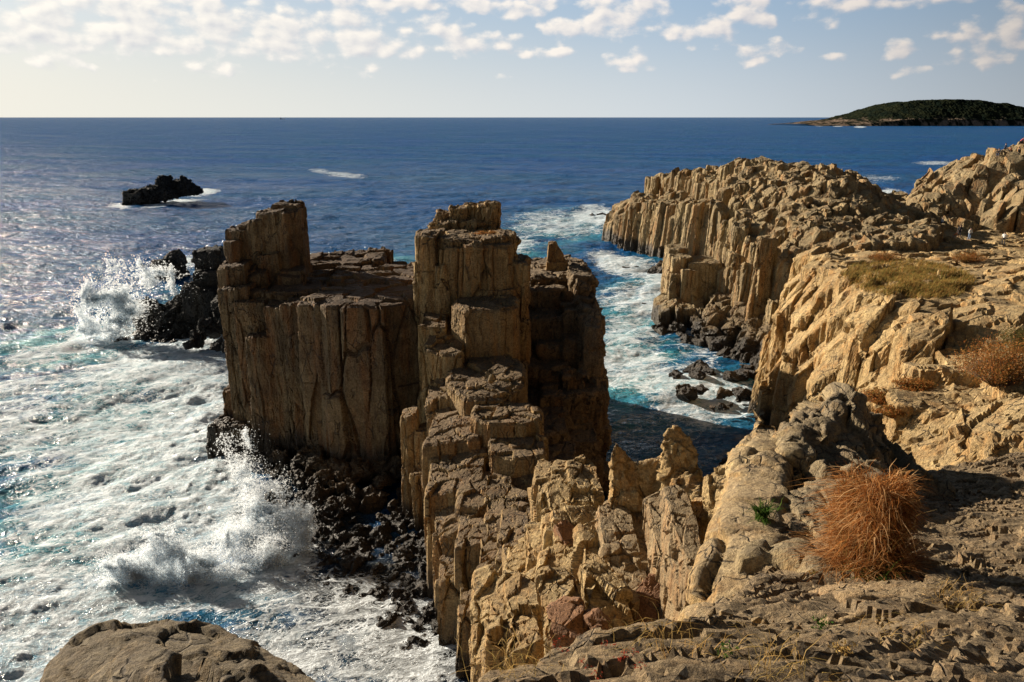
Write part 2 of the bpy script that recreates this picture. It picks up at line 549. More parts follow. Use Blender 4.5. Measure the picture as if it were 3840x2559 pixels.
MR['red'] = rock_mat('red_rock', (.27, .145, .085), (.19, .10, .06), (.30, .15, .06), top=(.24, .13, .08), stain_amt=.5, fs=3.0, bump=.5, dark_amt=.4, vert=.6)
MR['ledge'] = rock_mat('ledge_rock', (.32, .24, .15), (.20, .15, .10), (.32, .18, .08), top=(.25, .185, .12), stain_amt=.5, fs=4.0, bump=.6, dark_amt=.65, topk=.6, vert=1.4, speck=.8)

def tps(ctrl, lam=.02):
    """smooth surface through height marks (thin plate)"""
    A = np.array(ctrl, float); n = len(A)
    def K(r2): return .5 * r2 * np.log(np.maximum(r2, 1e-9))
    D2 = ((A[:, None, :2] - A[None, :, :2]) ** 2).sum(2)
    M_ = np.zeros((n + 3, n + 3)); M_[:n, :n] = K(D2) + lam * np.eye(n)
    M_[:n, n] = 1; M_[:n, n + 1:] = A[:, :2]; M_[n, :n] = 1; M_[n + 1:, :n] = A[:, :2].T
    w = np.linalg.solve(M_, np.concatenate([A[:, 2], [0, 0, 0]]))
    def f(x, y):
        x = np.asarray(x, float); y = np.asarray(y, float)
        r2 = (x[..., None] - A[:, 0]) ** 2 + (y[..., None] - A[:, 1]) ** 2
        return K(r2) @ w[:n] + w[n] + w[n + 1] * x + w[n + 2] * y
    return f
# ------------------------------------------------------------------ sea
def wave_tile(L, N, lmin, lmax, hs, wind, seed, spread=2.0):
    """tileable wind-sea: heights and horizontal chop from a filtered wave spectrum"""
    rng = np.random.default_rng(seed)
    k1 = np.fft.fftfreq(N, L / N) * 2 * np.pi
    KX, KY = np.meshgrid(k1, k1)
    K = np.hypot(KX, KY); K[0, 0] = 1
    lam = 2 * np.pi / K
    cosw = (KX * wind[0] + KY * wind[1]) / K
    A = K ** -2.0 * np.exp(-(lam / lmax) ** 4) * np.exp(-(lmin / lam) ** 4) * (np.abs(cosw) ** spread + .05)
    A[0, 0] = 0
    Z = (rng.normal(size=(N, N)) + 1j * rng.normal(size=(N, N))) * A
    h = np.fft.ifft2(Z).real
    s = hs / (h.std() * 4)
    Zs = np.fft.fft2(h) * s
    DX = np.fft.ifft2(1j * KX / K * Zs).real
    DY = np.fft.ifft2(1j * KY / K * Zs).real
    return (L, h * s, DX, DY)

def tile_get(tile, X, Y):
    L, h, a, b = tile
    N = h.shape[0]
    fx = (X / L * N) % N; fy = (Y / L * N) % N
    i = np.floor(fx).astype(int); j = np.floor(fy).astype(int)
    tx = fx - i; ty = fy - j
    i1 = (i + 1) % N; j1 = (j + 1) % N; i %= N; j %= N
    def g(T):
        return (T[j, i] * (1 - tx) + T[j, i1] * tx) * (1 - ty) + (T[j1, i] * (1 - tx) + T[j1, i1] * tx) * ty
    return g(h), g(a), g(b)

WIND = np.array([.45, -.89])
TILES = [(wave_tile(310, 256, 9, 40, .85, WIND, 1), 12.0), (wave_tile(83, 256, 2.2, 9, .46, WIND, 2, 1.2), 3.5), (wave_tile(19.7, 256, .45, 2.4, .10, WIND, 3, .6), .9)]

def uv_of(X, Y, Z=0.0):
    cy, sy = math.cos(PITCH), math.sin(PITCH)
    d = Y * cy - (Z - CAM_H) * sy
    up = Y * sy + (Z - CAM_H) * cy
    return 512 + FPX * X / d, 341 - FPX * up / d

# foam and milky water: (u, v, ru, rv, angle, amount) spots laid on the sea plane
FOAM = [(215, 598, 60, 14, 0, .8), (290, 560, 30, 20, 0, .8), (150, 500, 110, 100, 0, .74), (60, 610, 110, 60, 0, .78), (200, 500, 50, 60, 0, .85), (110, 600, 60, 26, 0, .9), (150, 450, 70, 18, -18, .8), (90, 520, 70, 14, -20, .8), (190, 400, 55, 50, 0, .82), (110, 430, 80, 50, -10, .58), (60, 520, 50, 60, 0, .55), (215, 440, 40, 60, 0, 1),
        (20, 660, 70, 40, 0, .75), (25, 385, 50, 14, -8, .5), (20, 430, 50, 40, 0, .5), (105, 375, 60, 14, -10, .6), (108, 336, 40, 10, 0, .95), (60, 352, 70, 8, -8, .45),
        (200, 345, 40, 22, 0, .95), (165, 360, 60, 14, 0, .9), (228, 262, 14, 12, 0, .9), (185, 262, 16, 7, 0, .8),
        (345, 175, 26, 3, 6, .46), (320, 171, 12, 2.5, 6, .4), (312, 259, 20, 7, 0, .95), (372, 258, 20, 5, 0, .55),
        (515, 244, 22, 12, 0, .55), (560, 224, 50, 14, 0, .5), (598, 216, 26, 9, 0, .9), (612, 262, 24, 9, 14, .85), (640, 272, 30, 12, 20, .68), (655, 285, 18, 14, 0, .7),
        (640, 300, 40, 18, 0, .6), (625, 335, 40, 20, 0, .55), (630, 365, 50, 26, 10, .66), (670, 385, 40, 18, 0, .8), (725, 398, 56, 17, 0, .92), (700, 385, 30, 14, 0, .95),
        (690, 412, 40, 10, 10, .7), (650, 425, 80, 30, 0, .22), (690, 450, 60, 30, 0, .16), (620, 470, 36, 40, 0, .18), (612, 488, 14, 8, 0, .9),
        (200, 192, 16, 3, -5, .95), (172, 203, 30, 3, -5, .8), (118, 206, 12, 3, 0, .6),
        (330, 600, 120, 30, 0, .58), (250, 590, 50, 30, 0, .7), (400, 650, 110, 50, 0, .66), (300, 660, 90, 40, 0, .62), (470, 620, 40, 50, 0, .75),
        (890, 194, 12, 5, 0, .9), (935, 163, 22, 2, 0, .5), (875, 178, 30, 3, 0, .35), (820, 125, 5, 1.2, 0, .9), (838, 126, 5, .8, 0, .7),
        (860, 127, 6, .8, 0, .8), (700, 300, 40, 100, 0, .3), (245, 300, 30, 40, 0, .8), (480, 252, 60, 6, 0, .3), (10, 300, 60, 8, -5, .2), (60, 240, 60, 6, -5, .12)]
TURQ = [(670, 440, 80, 40, 0, .35), (625, 360, 60, 60, 0, 1.0), (640, 320, 50, 50, 0, .7), (700, 390, 80, 40, 0, .6), (60, 345, 90, 22, -6, 1.0), (100, 440, 140, 90, 0, .85), (40, 560, 130, 120, 0, .8),
        (20, 400, 80, 50, 0, .6), (570, 226, 60, 16, 0, .7), (500, 250, 70, 14, 0, .7), (380, 262, 40, 8, 0, .8), (660, 285, 40, 30, 0, .5), (220, 320, 90, 40, 0, .5), (235, 620, 60, 40, 0, .3)]

DARKW = [(370, 590, 90, 60, 0, 1.0), (420, 650, 110, 60, 0, 1), (320, 520, 60, 60, 0, 1.0), (300, 650, 70, 40, 0, .8)]  # shallow cove water over dark rock, with its shadow put into the colour
def spots(L, U, V):
    out = np.zeros_like(U)
    for (u, v, ru, rv, an, am) in L:
        c, s = math.cos(R(an)), math.sin(R(an))
        a = ((U - u) * c + (V - v) * s) / ru; b = (-(U - u) * s + (V - v) * c) / rv
        out = np.maximum(out, am * np.exp(-(a * a + b * b) ** 1.5 * .8))
    return out

us = np.arange(-260, 1300, 1.15)
vs = np.concatenate([[117.25, 117.5, 117.8, 118.2, 118.7, 119.3], np.arange(120, 700, .78), np.arange(702, 1500, 20)])
UU, VV = np.meshgrid(us, vs)
w_ = VV - 341
dy_ = FPX * math.cos(PITCH) - w_ * math.sin(PITCH); dz_ = -FPX * math.sin(PITCH) - w_ * math.cos(PITCH)
T_ = -CAM_H / dz_
X = (UU - 512) * T_; Y = dy_ * T_
Rr = np.hypot(X, Y)
rowsp = np.gradient(Y, axis=0); rowsp = np.maximum(np.abs(rowsp), np.abs(np.gradient(X, axis=1)))
Zs = np.zeros_like(X); DX = np.zeros_like(X); DY = np.zeros_like(X); CH = np.zeros_like(X)
for tl, lam in TILES:
    h, a, b = tile_get(tl, X, Y)
    fade = np.clip(lam / (rowsp * 1.15) - .22, 0, 1)
    # the cove behind the stacks is sheltered
    Zs += h * fade; DX += a * fade; DY += b * fade
shel = np.clip((spots([(300, 640, 240, 90, 0, 1), (680, 420, 90, 90, 0, .6)], UU, VV)), 0, 1)
Zs *= 1 - .6 * shel; DX *= 1 - .6 * shel; DY *= 1 - .6 * shel
pw = np.stack([X.ravel(), Y.ravel(), X.ravel() * 0], 1)
near = (Rr.ravel() < 420)
wn = np.zeros(len(pw)); wn2 = np.zeros(len(pw)); wn3 = np.zeros(len(pw))
wn[near] = fbm(pw[near] / 9.0, 5, 40, .6); wn2[near] = fbm(pw[near] / 9.0 + 50, 3, 41, .55)
jig = 16 * np.clip(140 / np.maximum(Rr, 30), .2, 1)
FU = UU + wn.reshape(X.shape) * jig; FV = VV + wn2.reshape(X.shape) * jig * .45
foam = spots(FOAM, FU, FV)
turq = spots(TURQ, FU, FV)
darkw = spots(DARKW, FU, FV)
# surf swell: broken lumps where foam is thick
lum = np.zeros(len(pw)); lum[near] = fbm(pw[near] / [3.4, 2.2, 1], 4, 77, .55, True)
lum = lum.reshape(X.shape)
fe = sstep(foam, .45, .95) * (1 - shel)
lum2 = np.zeros(len(pw)); lum2[near] = fbm(pw[near] / [1.1, .8, 1], 3, 78, .6, True)
Zs += fe * (lum * .26 + .10 * lum2.reshape(X.shape) + .05)
# crest whitecaps in the open sea
slope = tile_get(TILES[0][0], X + 2, Y)[0] - tile_get(TILES[0][0], X - 2, Y)[0]
co = np.stack([(X - DX * .9).ravel(), (Y - DY * .9).ravel(), Zs.ravel()], 1)
nr, ncx = X.shape
idx = np.arange(nr * ncx).reshape(nr, ncx)
F4 = np.stack([idx[1:, :-1].ravel(), idx[1:, 1:].ravel(), idx[:-1, 1:].ravel(), idx[:-1, :-1].ravel()], 1)
sea_me = mesh_np('sea', co, F4=F4)
smooth_all(sea_me)
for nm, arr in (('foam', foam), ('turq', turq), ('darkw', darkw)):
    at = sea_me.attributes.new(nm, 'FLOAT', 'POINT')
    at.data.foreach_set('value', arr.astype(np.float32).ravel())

mw, M = new_mat('sea_water')
geo = M.n('ShaderNodeNewGeometry'); p = geo.outputs['Position']
fa = M.n('ShaderNodeAttribute', attribute_name='foam').outputs['Fac']
ta = M.n('ShaderNodeAttribute', attribute_name='turq').outputs['Fac']
pf0 = M.vm('MULTIPLY', p, (1, 1, 0))
pf = pf0
pf = M.n('ShaderNodeVectorRotate', {'Vector': pf, 'Angle': -.3}, rotation_type='Z_AXIS').outputs[0]
pf = M.vm('MULTIPLY', pf, (.72, 1.2, 1))
wrp = M.n('ShaderNodeTexNoise', {'Vector': pf, 'Scale': .35, 'Detail': 4, 'Roughness': .6}).outputs['Color']
pw1 = M.vm('ADD', pf, M.vm('SCALE', M.vm('SUBTRACT', wrp, (.5, .5, .5)), s=4.5))
wrp2 = M.n('ShaderNodeTexNoise', {'Vector': pf, 'Scale': 1.6, 'Detail': 3, 'Roughness': .6}).outputs['Color']
pw2 = M.vm('ADD', pw1, M.vm('SCALE', M.vm('SUBTRACT', wrp2, (.5, .5, .5)), s=.9))
v1 = M.n('ShaderNodeTexVoronoi', {'Vector': pw1, 'Scale': .34}, feature='DISTANCE_TO_EDGE').outputs['Distance']
v2 = M.n('ShaderNodeTexVoronoi', {'Vector': pw2, 'Scale': 1.05}, feature='DISTANCE_TO_EDGE').outputs['Distance']
v3 = M.n('ShaderNodeTexVoronoi', {'Vector': pw2, 'Scale': 3.1}, feature='DISTANCE_TO_EDGE').outputs['Distance']
br = M.noise(M.vm('MULTIPLY', pf, (1, 1.4, 1)), .22, 8, .68, .6)
bf = M.noise(pw1, .9, 6, .7, .5)
cov = M.m('ADD', fa, M.m('MULTIPLY', M.m('SUBTRACT', br, .5), 1.1))
cov = M.m('MULTIPLY', cov, M.ramp(fa, .02, .22))
def lace(vd, k, base):
    th = M.m('MAXIMUM', M.m('MULTIPLY', M.m('SUBTRACT', cov, base), k), .0001)
    return M.m('SUBTRACT', 1.0, M.m('DIVIDE', vd, th, clamp=False), clamp=True)
l1 = lace(v1, .30, .10); l2 = lace(v2, .42, .18); l3 = lace(v3, .60, .34)
lac = M.m('MAXIMUM', M.m('MAXIMUM', l1, l2), l3)
lac = M.m('MULTIPLY', M.m('POWER', lac, .6), M.ramp(bf, .34, .56, .35, 1.0))
sol = M.ramp(M.m('ADD', cov, M.m('MULTIPLY', M.m('SUBTRACT', bf, .5), .9)), .68, 1.12)
ff = M.m('MAXIMUM', lac, sol, clamp=True)
ff = M.m('MULTIPLY', ff, .96)
# sparse whitecaps far out
pc = M.vm('MULTIPLY', p, (.012, .05, 0))
cap = M.m('MULTIPLY', M.ramp(M.noise(pc, 1.0, 6, .7), .72, .76), M.ramp(M.noise(M.vm('MULTIPLY', p, (.1, .4, 0)), 1.0, 5, .7), .50, .62))
ff = M.m('MAXIMUM', ff, M.m('MULTIPLY', cap, .5))
deep = M.mix(M.ramp(M.noise(pf, .012, 3), .35, .65), (.003, .060, .215), (.005, .072, .190))
tq = M.m('MULTIPLY', ta, M.ramp(M.noise(pw1, .12, 5, .6), .30, .62))
wc = M.mix(tq, deep, (.055, .30, .34))
wc = M.mix(M.m('MULTIPLY', M.ramp(cov, .30, .9), .60), wc, (.20, .47, .58))
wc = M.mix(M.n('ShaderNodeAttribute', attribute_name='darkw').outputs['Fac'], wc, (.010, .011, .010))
# ripples: several octaves, crests lying across the wind
pr = M.n('ShaderNodeVectorRotate', {'Vector': pf0, 'Angle': .42}, rotation_type='Z_AXIS').outputs[0]
prs = M.vm('MULTIPLY', pr, (.7, 1.0, 1))
r1 = M.noise(prs, .16, 3, .5, .4)
r2 = M.noise(prs, .75, 5, .62, .5)
r3 = M.noise(prs, 3.2, 4, .6, .3)
bh = M.m('ADD', M.m('MULTIPLY', r1, 2.6), M.m('ADD', M.m('MULTIPLY', r2, 1.15), M.m('MULTIPLY', r3, .22)))
dist = M.vm('LENGTH', p)
b1 = M.n('ShaderNodeBump', {'Height': bh, 'Strength': 1.0, 'Distance': .80})
# a wind-roughened sea never reaches the full grazing reflectance of a flat one
fres = M.n('ShaderNodeFresnel', {'IOR': 1.333, 'Normal': b1.outputs[0]}).outputs[0]
fres = M.m('MULTIPLY', fres, M.ramp(dist, 60, 700, .66, .27))
gust = M.m('ADD', M.m('MULTIPLY', M.noise(M.vm('MULTIPLY', pr, (.05, .16, 1)), 1.0, 4, .7), .5), M.m('MULTIPLY', M.noise(M.vm('MULTIPLY', pr, (.006, .03, 1)), 1.0, 6, .72), .5))
gust = M.m('ADD', M.m('MULTIPLY', M.ramp(gust, .38, .62), .8), .58)
fres = M.m('MULTIPLY', fres, M.mix(M.ramp(dist, 60, 260), (1, 1, 1), gust))
rgh = M.ramp(dist, 50, 900, .12, .24)
wd = M.n('ShaderNodeBsdfDiffuse', {'Color': wc, 'Normal': b1.outputs[0]})
wg = M.n('ShaderNodeBsdfGlossy', {'Color': (1, 1, 1, 1), 'Roughness': rgh, 'Normal': b1.outputs[0]})
wat = M.n('ShaderNodeMixShader', {0: fres, 1: wd.outputs[0], 2: wg.outputs[0]})
fh = M.m('ADD', M.m('MULTIPLY', ff, .6), M.m('ADD', M.m('MULTIPLY', bf, .9), M.m('MULTIPLY', M.noise(pf, 6, 5, .7), .35)))
b2 = M.n('ShaderNodeBump', {'Height': fh, 'Strength': 1.0, 'Distance': .35})
fo = M.n('ShaderNodeBsdfPrincipled', {'Base Color': (.86, .94, 1.0, 1), 'Roughness': .8, 'Normal': b2.outputs[0]})
mx = M.n('ShaderNodeMixShader', {0: ff, 1: wat.outputs[0], 2: fo.outputs[0]})
M.n('ShaderNodeOutputMaterial', {'Surface': mx.outputs[0]})
sea = link('sea', sea_me, mw)
tag(sea, kind='structure')
# ------------------------------------------------------------------ the stacks in the middle
rng = random.Random(7)

def blk(x0, x1, y0, y1, z0, z1, tilt=(0, 0), lean=(0, 0), jit=.16, cut=.18, grow=1.06, n=6):
    """angular upright block whose footprint fills x0..x1, y0..y1"""
    cx, cy, hx, hy = (x0 + x1) / 2, (y0 + y1) / 2, (x1 - x0) / 2, (y1 - y0) / 2
    poly = []
    a0 = rng.uniform(0, 1)
    base = [(-1, -.9), (.0, -1.04), (1, -.85), (1.03, .7), (.2, 1.02), (-1, .85)] if n == 6 else \
           [(-1, -.45), (-.55, -1), (.45, -1), (1, -.5), (1, .45), (.5, 1), (-.5, 1), (-1, .5)]
    for (a, b) in base:
        poly.append((cx + hx * (a + rng.uniform(-jit, jit) * .5), cy + hy * (b + rng.uniform(-jit, jit) * .5)))
    return column(poly, z0, z1, lean, grow, tilt, cut)

def things(name, label, cat, loc, group=None):
    t = empty(name, loc)
    return tag(t, label, cat, group)

def part(name, me, mat, root, label=None):
    o = link(name, me, mat)
    o.parent = root
    o.location = -Vector(root.location)
    if label: o['label'] = label
    return o

# ---- broad flat-topped stack with the spire
st = things('rock_stack', 'broad flat-topped rock stack with a tall dark spire at its left end', 'rock stack', (-16, 69, 0))
pl = [blk(-16.9, -8.0, 60.0, 69.6, -1, 15.45, (.01, .012), jit=.12, n=8),
      blk(-17.2, -8.3, 69.3, 77.2, -1, 15.55, (-.01, .0), jit=.14),
      blk(-22.6, -13.2, 76.5, 82.6, -1, 15.9, (.03, .03), jit=.16, n=8),
      blk(-24.0, -16.8, 66.5, 77.4, -1, 15.2, (0, .01), jit=.1),
      blk(-12.6, -9.3, 74.5, 80.5, -1, 15.3, jit=.12),
      blk(-17.6, -13.8, 61.4, 64.6, -1, 15.15, jit=.1),
      blk(-15.5, -13.0, 81.0, 83.2, -1, 16.25, jit=.3), blk(-19.5, -17.0, 80.5, 82.9, -1, 16.1, jit=.3)]
me = rock_mesh(pl, .13, fac=[((2.2, 2.2, 9), .50, .50, 11), ((.9, .9, 1.5), .10, .05, 12)], streak=(.55, .11, 7, 13), rough=(.3, .035, 14),
               cols=(2.7, .30, 7.5, .26, 15))
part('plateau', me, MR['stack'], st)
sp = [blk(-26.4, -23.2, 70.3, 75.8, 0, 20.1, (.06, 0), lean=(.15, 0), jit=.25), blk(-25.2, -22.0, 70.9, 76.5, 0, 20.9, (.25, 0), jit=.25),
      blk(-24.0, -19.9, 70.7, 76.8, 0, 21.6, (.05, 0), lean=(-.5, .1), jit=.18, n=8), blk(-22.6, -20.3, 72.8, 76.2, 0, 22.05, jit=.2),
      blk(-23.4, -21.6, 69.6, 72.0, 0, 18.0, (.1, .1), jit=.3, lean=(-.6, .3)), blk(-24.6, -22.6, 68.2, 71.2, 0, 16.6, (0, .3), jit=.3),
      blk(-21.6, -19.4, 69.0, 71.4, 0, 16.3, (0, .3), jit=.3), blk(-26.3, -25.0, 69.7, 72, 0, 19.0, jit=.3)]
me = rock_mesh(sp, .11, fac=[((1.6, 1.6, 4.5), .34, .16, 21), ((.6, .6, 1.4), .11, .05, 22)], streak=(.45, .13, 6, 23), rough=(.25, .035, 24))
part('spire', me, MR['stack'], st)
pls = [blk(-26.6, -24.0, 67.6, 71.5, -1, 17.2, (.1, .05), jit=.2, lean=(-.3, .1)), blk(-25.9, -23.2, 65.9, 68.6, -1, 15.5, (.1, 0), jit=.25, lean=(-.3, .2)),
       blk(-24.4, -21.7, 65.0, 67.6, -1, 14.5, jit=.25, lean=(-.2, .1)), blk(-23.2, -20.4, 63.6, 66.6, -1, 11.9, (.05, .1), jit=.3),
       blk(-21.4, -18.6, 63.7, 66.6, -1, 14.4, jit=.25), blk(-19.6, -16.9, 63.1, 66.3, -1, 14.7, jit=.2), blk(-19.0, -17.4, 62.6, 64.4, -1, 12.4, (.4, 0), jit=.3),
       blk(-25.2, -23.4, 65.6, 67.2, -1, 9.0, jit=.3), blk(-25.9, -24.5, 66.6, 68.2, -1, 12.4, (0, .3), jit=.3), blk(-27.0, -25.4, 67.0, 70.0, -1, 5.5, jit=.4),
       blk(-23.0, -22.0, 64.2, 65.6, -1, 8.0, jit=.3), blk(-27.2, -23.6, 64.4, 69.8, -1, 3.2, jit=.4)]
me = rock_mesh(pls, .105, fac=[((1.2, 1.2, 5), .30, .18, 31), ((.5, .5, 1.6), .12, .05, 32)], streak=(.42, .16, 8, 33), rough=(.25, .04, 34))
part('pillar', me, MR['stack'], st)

# ---- the stepped tower
tw = things('rock_tower', 'tall stepped rock tower with a pale lit left face, right of the flat-topped stack', 'rock tower', (-3, 62, 0))
tp = [blk(-7.75, -.4, 62.6, 69.3, 0, 20.3, (-.0, .0), jit=.12, n=8), blk(-7.9, -6.1, 61.7, 66.5, 0, 20.75, (-.05, 0), jit=.15, lean=(-.1, 0)),
      blk(-2.6, 1.3, 62.8, 67.6, 0, 18.5, (-.12, 0), jit=.16), blk(-5.8, -2.6, 61.9, 64, 0, 19.9, (0, .1), jit=.25), blk(-3.6, -.2, 62.3, 66, 0, 19.9, (-.12, 0), jit=.2),
      blk(-6.4, -5.4, 61.5, 63.5, 0, 18.4, jit=.3), blk(-1.6, .1, 65.0, 68.8, 14, 20.25, (0, 0), jit=.3, cut=.1), blk(-.9, .45, 66.0, 68.6, 18.8, 19.9, (-.1, 0), jit=.4, grow=.6)]
me = rock_mesh(tp, .10, fac=[((2.0, 2.0, 5.5), .46, .20, 41), ((.7, .7, 2.2), .16, .06, 42)], streak=(.45, .16, 6, 43), rough=(.28, .045, 44), cols=(1.9, .3, 8, .16, 45))
part('tower_body', me, MR['tower'], tw)
kn = [blk(-6.9, -1.4, 69.4, 74.2, 8, 21.0, jit=.2, n=8), blk(-5.6, -4.2, 70.3, 72.6, 14, 22.0, jit=.4), blk(-4.4, -2.9, 71.0, 73.4, 14, 22.2, jit=.4),
      blk(-3.1, -1.3, 70.0, 73.8, 12, 22.35, jit=.3), blk(-6.8, -5.4, 70.5, 72.5, 14, 21.5, jit=.4), blk(-2.4, -1.5, 69.7, 71.4, 14, 22.5, jit=.4),
      blk(-7.6, -5.8, 68.8, 71.0, 12, 20.7, jit=.4)]
me = rock_mesh(kn, .10, fac=[((1.0, 1.0, 1.7), .42, .14, 51), ((.4, .4, .6), .16, .05, 52)], streak=(.4, .10, 4, 53), rough=(.25, .05, 54))
part('summit_knob', me, MR['tower'], tw)
stp = [blk(-4.8, .5, 57.6, 63.6, -1, 15.75, (0, .012), jit=.10, n=8, cut=.25), blk(-4.0, 0.2, 62.2, 64.0, -1, 16.2, jit=.3)]
me = rock_mesh(stp, .09, fac=[((1.7, 1.7, 5.5), .30, .13, 61), ((.6, .6, 1.4), .12, .05, 62)], streak=(.4, .13, 6, 63), rough=(.22, .05, 64))
part('upper_step', me, MR['tower'], tw)
stp = [blk(-4.6, .95, 50.5, 58.9, -1, 11.6, (.0, .10), jit=.12, n=8, cut=.25), blk(-5.2, -3.0, 52.0, 58.5, -1, 11.0, (.2, .1), jit=.3), blk(-6.6, -3.8, 55.5, 62.5, -1, 13.2, (-.1, .12), jit=.3, lean=(.3, 0)),
       blk(-7.3, -5.4, 58.5, 62.6, -1, 14.3, (-.1, .2), jit=.3, lean=(.3, 0)), blk(-6.3, -4.6, 52.6, 57.0, -1, 10.6, (.2, .2), jit=.3)]
me = rock_mesh(stp, .09, fac=[((1.6, 1.6, 4.6), .36, .24, 71), ((.6, .6, 1.8), .10, .06, 72)], streak=(.42, .12, 6, 73), rough=(.22, .03, 74))
part('middle_step', me, MR['tower'], tw)
stp = [blk(-2.6, 2.05, 46.9, 51.0, -2, 10.65, jit=.16, n=8), blk(-1.5, 2.1, 44.6, 47.6, -2, 9.5, (0, .1), jit=.25), blk(-1.3, 1.9, 43.2, 45.6, -2, 8.0, (.1, .3), jit=.3),
       blk(-5.7, -2.0, 47.0, 53.0, -2, 9.6, (.15, .1), jit=.3), blk(-5.2, -1.6, 43.5, 48.6, -2, 8.2, (.2, .25), jit=.3), blk(-4.9, -2.4, 41.0, 45.5, -2, 6.6, (.3, .2), jit=.3),
       blk(-3.2, 0.2, 41.5, 45.0, -2, 7.8, (.1, .2), jit=.35), blk(-4.3, -2.4, 38.6, 42.5, -2, 4.8, (.3, .2), jit=.35), blk(-3.0, -.8, 38.4, 42.6, -2, 7.0, (.2, .1), jit=.35),
       blk(-1.6, .8, 38.5, 43.5, -2, 7.6, (.1, .2), jit=.35), blk(-2.9, -1.3, 36.0, 39.6, -2, 4.6, (.3, .3), jit=.35, lean=(.3, 0)), blk(-1.9, -.2, 35.4, 39.2, -2, 7.0, (.2, .2), jit=.35, lean=(.3, 0)),
       blk(-.7, 1.4, 35.0, 39.6, -2, 8.4, (.2, .1), jit=.35, lean=(.2, 0)), blk(.4, 3.4, 36.0, 46.0, -2, 6.5, (0, .0), jit=.4), blk(-1.5, .1, 33.2, 36.2, -2, 6.4, (.3, .1), jit=.4, lean=(.4, 0)),
       blk(-.3, 1.6, 32.0, 36.0, -2, 8.8, (.2, .1), jit=.4, lean=(.3, 0))]
me = rock_mesh(stp, .10, fac=[((1.3, 1.3, 5.4), .34, .30, 81), ((.5, .5, 2.0), .07, .06, 82)], streak=(.38, .11, 7, 83), rough=(.2, .022, 84))
part('lower_ridge', me, MR['tower'], tw)
o = link('block', rock_mesh([chunk(rng, (-1.6, 52.4, 12.0), .62, 12, (1, .9, .9))], .05, fac=[((.5, .5, .5), .1, .04, 3)]), MR['tower'])
o.name = 'loose_block'
tag(o, 'small loose block sitting on the middle step of the stepped tower', 'rock')

# slender leaning columns at the foot of the tower
sl = [blk(-8.35, -7.1, 53.0, 55.2, -1, 8.7, (.3, 0), jit=.3, lean=(.1, -.2), cut=.4), blk(-7.25, -6.1, 52.6, 54.6, -1, 7.6, (.1, 0), jit=.3, lean=(-.1, -.2), cut=.4),
      blk(-7.5, -6.6, 51.5, 53.4, -1, 4.6, jit=.3, lean=(-.3, -.3), cut=.3), blk(-6.7, -5.6, 51.0, 53.4, -1, 4.4, jit=.3, lean=(-.3, -.3), cut=.3), blk(-6.4, -5.2, 49.6, 51.8, -1, 2.2, jit=.3)]
me = rock_mesh(sl, .06, fac=[((1.0, 1.0, 3.6), .22, .12, 91), ((.4, .4, 1.4), .10, .04, 92)], streak=(.3, .10, 6, 93), rough=(.2, .03, 94))
o = link('rock_column', me, MR['tower'])
tag(o, 'cluster of slender pale rock columns leaning at the foot of the stepped tower', 'rock column')

# ---- dark terraced rock on the right of the tower
te = things('rock_stack', 'dark terraced rock in shade right of the stepped tower, beside the turquoise channel', 'rock stack', (4.5, 68, 0))
tr = [blk(.6, 7.6, 72.0, 82.5, -1, 15.5, (.0, .03), jit=.14, n=8), blk(.9, 6.0, 69.5, 73.0, -1, 14.6, jit=.2), blk(1.0, 4.9, 66.0, 70.2, -1, 12.8, jit=.2),
      blk(4.6, 7.4, 65.5, 70.5, -1, 13.6, jit=.2), blk(4.6, 7.4, 63.2, 67.2, -1, 11.6, jit=.2), blk(1.0, 5.2, 62.0, 66.8, -1, 9.6, jit=.25), blk(2.6, 6.6, 58.8, 63.2, -1, 8.2, jit=.25),
      blk(5.4, 7.9, 59.2, 65.0, -1, 8.8, (.1, .3), jit=.3), blk(5.6, 8.0, 62.6, 79.0, -1, 14.4, (-.15, .06), jit=.2, n=8, cut=.9), blk(5.2, 7.9, 69, 77, -1, 15.7, (-.15, 0), jit=.25, n=8, cut=.6),
      blk(.2, 4.2, 54.0, 62.8, -1, 7.2, (0, .1), jit=.3), blk(3.4, 6.8, 55.5, 60.2, -1, 5.6, jit=.3), blk(1.2, 4.6, 50.0, 55.4, -1, 6.0, jit=.3), blk(3.6, 6.1, 51.8, 56.4, -1, 3.4, (0, .2), jit=.3),
      blk(2.0, 4.6, 46.8, 51.2, -1, 5.4, jit=.3), blk(4.6, 8.4, 57.0, 60.0, -1, 2.0, jit=.4), blk(1.8, 3.9, 43.6, 47.4, -1, 5.0, jit=.3),
      blk(2.2, 4.6, 64.0, 66.5, -1, 10.8, jit=.3), blk(4.3, 6.0, 60.6, 62.8, 5, 9.2, jit=.4)]
me = rock_mesh(tr, .15, fac=[((2.4, 2.4, 1.5), .50, .20, 101), ((.8, .8, .8), .20, .08, 102)], streak=(.6, .14, 3, 103), rough=(.3, .06, 104), cols=(2.4, .3, 2.2, .2, 105))
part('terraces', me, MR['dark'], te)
pn = [column([(3.4, 75.2), (5.3, 75.0), (5.6, 77.2), (3.6, 77.4)], 13, 16.2), hull([(3.5, 75.3, 15), (5.9, 75.3, 15.4), (3.6, 77.2, 15), (5.6, 77.2, 15.2), (3.6, 75.6, 17.9), (4.3, 75.6, 18.2), (3.7, 76.8, 18.0), (4.6, 76.7, 17.4)])]
me = rock_mesh(pn, .08, fac=[((1.0, 1.0, 1.6), .24, .08, 111)], streak=(.3, .08, 4, 113), rough=(.2, .04, 114))
part('pinnacle', me, MR['tower'], te)

